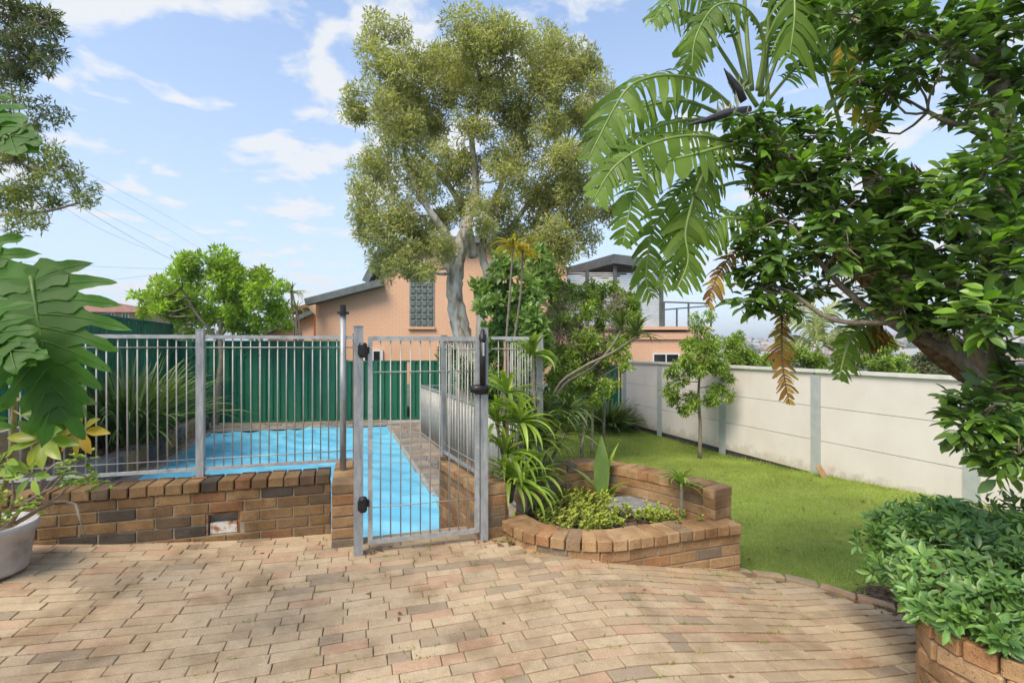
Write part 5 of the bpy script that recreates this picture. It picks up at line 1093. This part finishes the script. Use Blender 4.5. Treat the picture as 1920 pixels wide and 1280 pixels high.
def camellia():
    base = Vector((3.22, 2.75, -.25)); root = thing('camellia_tree', 'big dark glossy-leaved tree leaning in from the right edge', 'tree', base); mb = MB()
    l0 = limb(mb, [base, at(1990, 880, 2.75), at(1915, 765, 2.75), at(1855, 680, 2.72), at(1835, 600, 2.7), at(1870, 480, 2.7), at(1885, 300, 2.7), at(1870, 120, 2.7), at(1850, -60, 2.7)], .12, .035, 12, .1)
    l1 = limb(mb, px_path([(1868, 752, 2.62), (1795, 668, 2.6), (1700, 622, 2.65), (1640, 585, 2.7), (1575, 534, 2.75), (1480, 420, 2.8)]), .035, .012, 8, .08); l2 = limb(mb, px_path([(1745, 632, 2.62), (1680, 605, 2.6), (1600, 606, 2.62), (1540, 590, 2.7), (1480, 545, 2.8), (1420, 530, 2.9)]), .02, .008, 7, .08)
    l3 = limb(mb, px_path([(1850, 640, 2.7), (1780, 520, 2.7), (1700, 440, 2.75), (1600, 380, 2.8), (1500, 300, 2.9), (1440, 240, 2.95)]), .05, .012, 8, .08); l4 = limb(mb, px_path([(1880, 330, 2.7), (1840, 250, 2.6), (1780, 230, 2.6), (1740, 210, 2.65)]), .025, .01, 7, .08); l5 = limb(mb, px_path([(1870, 150, 2.7), (1790, 90, 2.65), (1700, 60, 2.7), (1600, 40, 2.8)]), .03, .01, 7, .08); l6 = limb(mb, px_path([(1900, 560, 2.6), (1850, 480, 2.45), (1800, 420, 2.4)]), .025, .01, 7, .08); l7 = limb(mb, px_path([(1900, 800, 2.6), (1870, 800, 2.5), (1840, 800, 2.45)]), .02, .008, 6, .08)
    ds = [(1395, 565, 26, 2.95), (1430, 545, 36, 2.9), (1465, 570, 34, 2.85), (1420, 495, 36, 2.95), (1470, 480, 40, 2.9), (1510, 540, 36, 2.8), (1425, 430, 34, 2.95), (1480, 410, 46, 2.9), (1440, 360, 42, 2.95), (1540, 470, 42, 2.8), (1515, 345, 46, 2.9), (1570, 400, 42, 2.8), (1590, 465, 40, 2.75), (1640, 410, 42, 2.7), (1650, 490, 48, 2.65), (1705, 430, 48, 2.6), (1715, 520, 50, 2.55), (1770, 470, 50, 2.5), (1785, 555, 46, 2.45), (1835, 415, 50, 2.5), (1850, 515, 52, 2.4), (1900, 450, 52, 2.45), (1905, 570, 50, 2.4), (1630, 560, 30, 2.65), (1695, 580, 30, 2.55), (1850, 590, 40, 2.35), (1740, 590, 28, 2.5), (1790, 620, 20, 2.5), (1890, 640, 28, 2.5),
          (1415, 270, 36, 3.0), (1465, 235, 32, 3.0), (1400, 215, 20, 3.0), (1455, 300, 36, 2.95), (1530, 255, 36, 2.95), (1590, 300, 34, 2.9), (1560, 320, 30, 2.9), (1700, 60, 46, 2.65), (1760, 40, 46, 2.6), (1830, 60, 52, 2.6), (1900, 50, 56, 2.6), (1700, 125, 34, 2.65), (1775, 110, 36, 2.6), (1850, 150, 50, 2.55), (1910, 170, 50, 2.55), (1825, 200, 34, 2.5), (1890, 250, 46, 2.5), (1850, 315, 38, 2.5), (1795, 345, 24, 2.6), (1910, 345, 46, 2.5), (1640, 80, 34, 2.75), (1610, 150, 26, 2.8), (1595, 30, 32, 2.8), (1535, 20, 24, 2.9), (1660, 170, 24, 2.75), (1625, 240, 26, 2.85), (1650, 340, 30, 2.8), (1720, 360, 34, 2.7), (1660, 20, 40, 2.7), (1780, 400, 40, 2.55),
          (1845, 780, 40, 2.45), (1885, 820, 42, 2.4), (1815, 800, 26, 2.45), (1875, 755, 34, 2.45), (1910, 850, 36, 2.4), (1850, 825, 34, 2.42), (1885, 865, 28, 2.42), (1895, 720, 26, 2.45), (1800, 765, 18, 2.5), (1950, 700, 60, 2.5), (1960, 300, 70, 2.6), (1960, 520, 70, 2.5)]
    cl = multi(ds, .18); twigs(mb, cl, [l0[6:], l1, l2, l3, l4, l5, l6, l7], .008, 5, .004); mb.build('trunk', M['bark'], root); P, D, N = [], [], []
    for c, r_ in cl:
        for _ in range(int(8 + 1150 * r_ * r_)):
            p, d = ball(1, c, r_, .45, .85); p, d = p[0], d[0]; ax = np.array(d) * .7 + RNG.normal(size=3) * .35 + np.array((0, -.1, .15)); ax /= np.linalg.norm(ax)
            s = np.cross(ax, (.2, .1, .95)); s /= np.linalg.norm(s)
            for k in range(5):
                sg = 1 if k % 2 else -1; dd = s * sg * .8 + ax * (.5 + .12 * k) + np.array((0, 0, -.22)) + RNG.normal(size=3) * .2; P.append(p + ax * .014 * k); D.append(dd); N.append(np.array((0, -.25, .9)) + RNG.normal(size=3) * .35)
    P, D, N = np.array(P), np.array(D), np.array(N); n = len(P); L = RNG.uniform(.06, .10, n); key = P[:, 1] + RNG.uniform(-.2, .2, n) + (P[:, 0] / P[:, 1] > 1.04) * 9; order = np.argsort(key); a = order[:300]; b = order[300:]; young = RNG.random(len(a)) < .3
    leaf_parts(root, M['camellia_one'], P[a[~young]], D[a[~young]], N[a[~young]], L[a[~young]], .48); leaf_parts(root, M['young_one'], P[a[young]], D[a[young]], N[a[young]], L[a[young]], .48)
    yb = RNG.random(len(b)) < .17; leaf_mass('foliage', M['camellia'], root, P[b[~yb]], D[b[~yb]], N[b[~yb]], L[b[~yb]], L[b[~yb]] * .48, T_OVAL); leaf_mass('young_foliage', M['young'], root, P[b[yb]], D[b[yb]], N[b[yb]], L[b[yb]], L[b[yb]] * .48, T_OVAL)
camellia()
def nleaf(root, pts, W, m, n=22, nrm=(0, -.85, .55), droop=.35, gap=.55, ribm='petiole', t0=.0, r0=.012, fwd=.5, name='leaf', wprof=.55):
    p = catmull([at(*q) for q in pts], .03); pa = Path(p); mb = MB(); nrm = Vector(nrm).normalized(); L = pa.L
    for sg in (-1, 1):
        i = 0; s = t0
        while s < .985:
            run = random.choice((1, 1, 1, 2)) if random.random() < gap else random.choice((2, 3, 4)); ds = min(run / n, 1 - s); e = s + ds * random.uniform(.78, .96); cols = max(1, run); rows = []
            ln_f = random.uniform(*((.45, 1.1) if m == 'brown' else (.78, 1.06))); dr = droop * random.uniform(.5, 1.5); tw = random.uniform(-.12, .12); fw = fwd + random.uniform(-.12, .15)
            for c in range(cols + 1):
                q = lerp(s, e, c / cols); P0, t = pa.at(q * L); sd = t.cross(nrm).normalized() * sg; pr = (q - t0) / max(.01, 1 - t0); w = W * max(.05, math.sin(math.pi * (.10 + .88 * pr))) ** wprof * ln_f; d = (sd + t * fw).normalized(); row = []
                for k in range(4):
                    u = k / 3; shrink = (c / cols - .5) * -ds * L * (.0 if k < 3 else .62); row.append(P0 + d * (w * u) + t * shrink + Vector((0, 0, -dr * w * u ** 1.7)) + nrm * (.10 * w * math.sin(u * 2.2) + tw * w * u * (c / cols - .5)))
                rows.append(row)
            vs = [v for r_ in rows for v in r_]; mb.add(vs, [(c * 4 + k, c * 4 + k + 1, (c + 1) * 4 + k + 1, (c + 1) * 4 + k) for c in range(cols) for k in range(3)], True); s += ds
    o = mb.build(name, M[m], root); vb = MB(); vb.tube(p, [lerp(r0, r0 * .25, i / (len(p) - 1)) for i in range(len(p))], 6); vb.build('midrib', M[ribm], o); return o
def strelitzia():
    base = Vector((3.75, 3.3, -.33)); root = thing('giant_bird_of_paradise', 'giant bird of paradise with torn banana-like leaves behind the dark tree', 'plant', base); mb = MB(); Y = 3.3
    limb(mb, [base, at(1940, 800, 3.2), at(1820, 690, 3.2), at(1720, 615, 3.2), at(1640, 520, 3.25), at(1560, 420, 3.3), at(1480, 320, 3.3), at(1430, 250, 3.3)], .115, .09, 12, .16, .01); limb(mb, [at(1700, 590, 3.3), at(1690, 480, 3.4), at(1650, 380, 3.4), at(1630, 310, 3.4)], .09, .06, 10, .16, .01); mb.build('trunk', M['fibre'], root)
    lv = [([(1420, 250, 3.3), (1354, 184, 3.2), (1305, 150, 3.15), (1249, 142, 3.1), (1204, 150, 3.05), (1174, 169, 3.0), (1148, 210, 3.0), (1125, 255, 3.0), (1102, 300, 3.0)], .25, 'nicolai', .28, .06), ([(1400, 240, 3.4), (1316, 199, 3.4), (1271, 189, 3.4), (1230, 195, 3.35), (1192, 204, 3.3), (1159, 221, 3.3), (1140, 260, 3.3), (1118, 305, 3.3)], .20, 'nicolai', .22, .5), ([(1430, 280, 3.2), (1350, 262, 3.1), (1305, 255, 3.05), (1260, 259, 3.0), (1211, 274, 2.95), (1162, 304, 2.9), (1136, 334, 2.9), (1112, 378, 2.9)], .22, 'nicolai', .2, .4), ([(1430, 270, 3.2), (1380, 270, 3.05), (1305, 289, 2.95), (1230, 311, 2.9), (1192, 360, 2.9), (1177, 412, 2.9), (1168, 461, 2.9)], .20, 'nicolai', .14, .5), ([(1420, 300, 3.2), (1345, 300, 3.0), (1312, 340, 2.95), (1295, 390, 2.95), (1285, 440, 2.95), (1290, 490, 2.95), (1268, 545, 2.95)], .19, 'nicolai', .24, .4), ([(1440, 330, 3.2), (1370, 310, 3.15), (1290, 340, 3.1), (1250, 390, 3.1), (1225, 430, 3.1), (1215, 480, 3.1), (1212, 530, 3.1), (1225, 560, 3.1)], .18, 'nicolai', .3, .5), ([(1440, 400, 3.1), (1400, 412, 3.0), (1358, 408, 2.95), (1328, 428, 2.95), (1318, 460, 2.95)], .20, 'nicolai', .15, .8), ([(1420, 200, 3.3), (1342, 79, 3.2), (1320, 41, 3.15), (1267, 20, 3.1), (1211, 36, 3.1)], .14, 'nicolaip', .35, .2), ([(1400, 60, 3.5), (1350, -10, 3.4), (1312, 50, 3.3), (1290, 110, 3.3), (1280, 150, 3.3)], .16, 'nicolai', .3, .2), ([(1400, 160, 3.3), (1385, 70, 3.3), (1375, -20, 3.25), (1340, -90, 3.2), (1260, -80, 3.2)], .30, 'nicolai', .45, .9), ([(1410, 170, 3.3), (1400, 60, 3.3), (1400, -40, 3.25), (1450, -110, 3.2), (1530, -60, 3.1), (1560, 20, 3.0)], .28, 'nicolai', .45, .9), ([(1425, 180, 3.3), (1440, 60, 3.3), (1450, -40, 3.2), (1480, -60, 3.0), (1490, 20, 2.9), (1480, 110, 2.9)], .24, 'nicolai', .5, .5), ([(1600, 330, 3.4), (1560, 180, 3.4), (1520, 60, 3.4), (1480, -30, 3.4), (1420, -60, 3.4)], .28, 'nicolai', .4, .7), ([(1610, 330, 3.4), (1600, 180, 3.5), (1600, 60, 3.5), (1640, -40, 3.5), (1700, -60, 3.5)], .28, 'nicolai', .4, .6),
          ([(1570, 60, 2.95), (1586, 112, 2.9), (1590, 150, 2.85), (1616, 199, 2.85), (1645, 240, 2.85)], .15, 'yellow', .1, .1), ([(1470, 560, 3.0), (1466, 600, 2.95), (1467, 680, 2.9), (1480, 760, 2.9)], .12, 'brown', .12, .2), ([(1640, 560, 3.1), (1622, 605, 3.0), (1592, 640, 2.95), (1572, 712, 2.9)], .13, 'nicolai', .2, .2), ([(1680, 480, 3.4), (1740, 400, 3.4), (1790, 360, 3.4), (1830, 380, 3.4), (1850, 440, 3.4)], .22, 'nicolaip', .2, .4), ([(1440, 430, 3.2), (1400, 455, 3.1), (1362, 490, 3.05), (1335, 540, 3.0), (1328, 575, 3.0)], .10, 'brown', .3, .3), ([(1700, 450, 3.5), (1760, 330, 3.5), (1800, 300, 3.5), (1850, 330, 3.5), (1880, 400, 3.5)], .20, 'nicolai', .2, .4)]
    ex = [([(1400, 160, 3.2), (1372, 60, 3.15), (1330, 8, 3.1), (1270, -8, 3.05), (1222, 40, 3.0)], .17), ([(1420, 170, 3.25), (1432, 80, 3.2), (1400, 18, 3.1), (1345, 10, 3.0), (1306, 66, 2.95), (1296, 130, 2.95)], .16), ([(1430, 180, 3.3), (1472, 80, 3.3), (1520, 36, 3.25), (1560, 70, 3.2), (1582, 140, 3.2)], .17), ([(1430, 200, 3.35), (1500, 120, 3.35), (1550, 106, 3.3), (1604, 160, 3.3)], .16), ([(1440, 260, 3.3), (1362, 228, 3.25), (1282, 226, 3.2), (1204, 250, 3.15), (1152, 296, 3.1), (1132, 350, 3.1)], .15), ([(1440, 350, 3.15), (1382, 342, 3.1), (1322, 366, 3.05), (1284, 418, 3.0), (1262, 490, 3.0), (1240, 540, 3.0)], .14), ([(1440, 200, 3.3), (1440, 90, 3.35), (1470, 10, 3.35), (1530, -30, 3.3), (1600, 10, 3.25)], .18)]
    for pts, W in ex: nleaf(root, pts, W, 'nicolai', 46, (.05, -.8, .6), .7, .95, 'petiole', .28, .014, .55)
    for k, (pts, W, m, dr, t0) in enumerate(lv):
        t0 = {0: .22, 1: .25, 2: .2, 3: .2, 4: .2, 5: .25, 6: .25, 7: .45, 8: .3, 9: .5, 10: .45, 11: .45, 12: .5, 13: .5, 14: .12, 15: .1, 16: .1, 17: .3, 18: .2, 19: .3}[k]; o = nleaf(root, pts, W * .9, m, 46 if k < 7 else 36, (.05, -.8, .6) if k != 14 else (0, -1, .1), dr * 1.9 + .1, .9, 'petiole' if m != 'brown' else 'fibre', t0, .016 if m != 'brown' else .007, .45)
        if m in ('brown', 'yellow'): o['label'] = 'withered ' + m + ' leaf'
    # dry skirts of fibre
    for c, r_ in ((at(1430, 330, 3.1), .10), (at(1420, 400, 3.1), .09), (at(1690, 330, 3.2), .1), (at(1600, 480, 3.05), .14), (at(1640, 620, 3.0), .07), (at(1700, 370, 3.2), .1)):
        P, d = ball(240, c, r_, .6); D = RNG.normal(size=(240, 3)) * .35 + (0, 0, -1); leaf_mass('dry_fibre', M['brown'], root, P, D, RNG.normal(size=(240, 3)), RNG.uniform(.05, .13, 240), .006)
    # flowers: dark beak-shaped bract with pale plumes
    for a, b in (((1405, 205, 3.1), (1283, 236, 2.95)), ((1395, 190, 3.15), (1357, 128, 3.1))):
        A, B = at(*a), at(*b); fl = MB(); fl.tube([A, A.lerp(B, .35) + Vector((0, 0, .01)), A.lerp(B, .7), B], [.022, .028, .016, .002], 8).build('flower_bract', M['bract_one'], root); c = A.lerp(B, .35); n = 16; D = RNG.normal(size=(n, 3)) * .5 + (-.2, 0, 1); leaf_mass('flower_plume', M['plume'], root, np.tile(np.array(c), (n, 1)) + RNG.normal(size=(n, 3)) * .02, D, RNG.normal(size=(n, 3)), RNG.uniform(.07, .14, n), .014)
strelitzia()
def palm():
    Y = 17.0; b = at(1530, 800, Y); root = thing('feather_palm', 'feathery palm with thin arching fronds beyond the cream wall', 'palm', b); mb = MB(); limb(mb, [b, at(1535, 700, Y), at(1535, 655, Y)], .14, .10, 8); mb.build('trunk', M['bark'], root)
    for pts in ([(1535, 655), (1510, 610), (1480, 600), (1450, 630)], [(1535, 655), (1540, 600), (1570, 575), (1610, 590)], [(1535, 655), (1570, 620), (1620, 625), (1650, 660)], [(1535, 655), (1500, 635), (1470, 650), (1455, 685)], [(1535, 655), (1525, 590), (1500, 565), (1470, 570)], [(1535, 655), (1560, 640), (1590, 660), (1600, 695)]):
        nleaf(root, [(x, y, Y + random.uniform(-.5, .5)) for x, y in pts], .55, 'olive2', 46, (0, -.8, .6), .5, 1.0, 'petiole', .1, .02, .8)
palm()
# ================================================================== AIR
def haze():
    mb = MB(); mb.box((500, 500, -14), (2600, 2600, 96)); o = mb.build('haze', None, None, (0, 0, 0)); t = NT('haze_air'); v = t.n.new('ShaderNodeVolumePrincipled'); v.inputs['Color'].default_value = (.86, .92, 1, 1); v.inputs['Density'].default_value = .0007; v.inputs['Anisotropy'].default_value = .3
    t.t.links.new(v.outputs[0], t.out.inputs['Volume']); o.data.materials.append(t.m); tag(o, kind='stuff')
USE_HAZE = True
if USE_HAZE: haze()
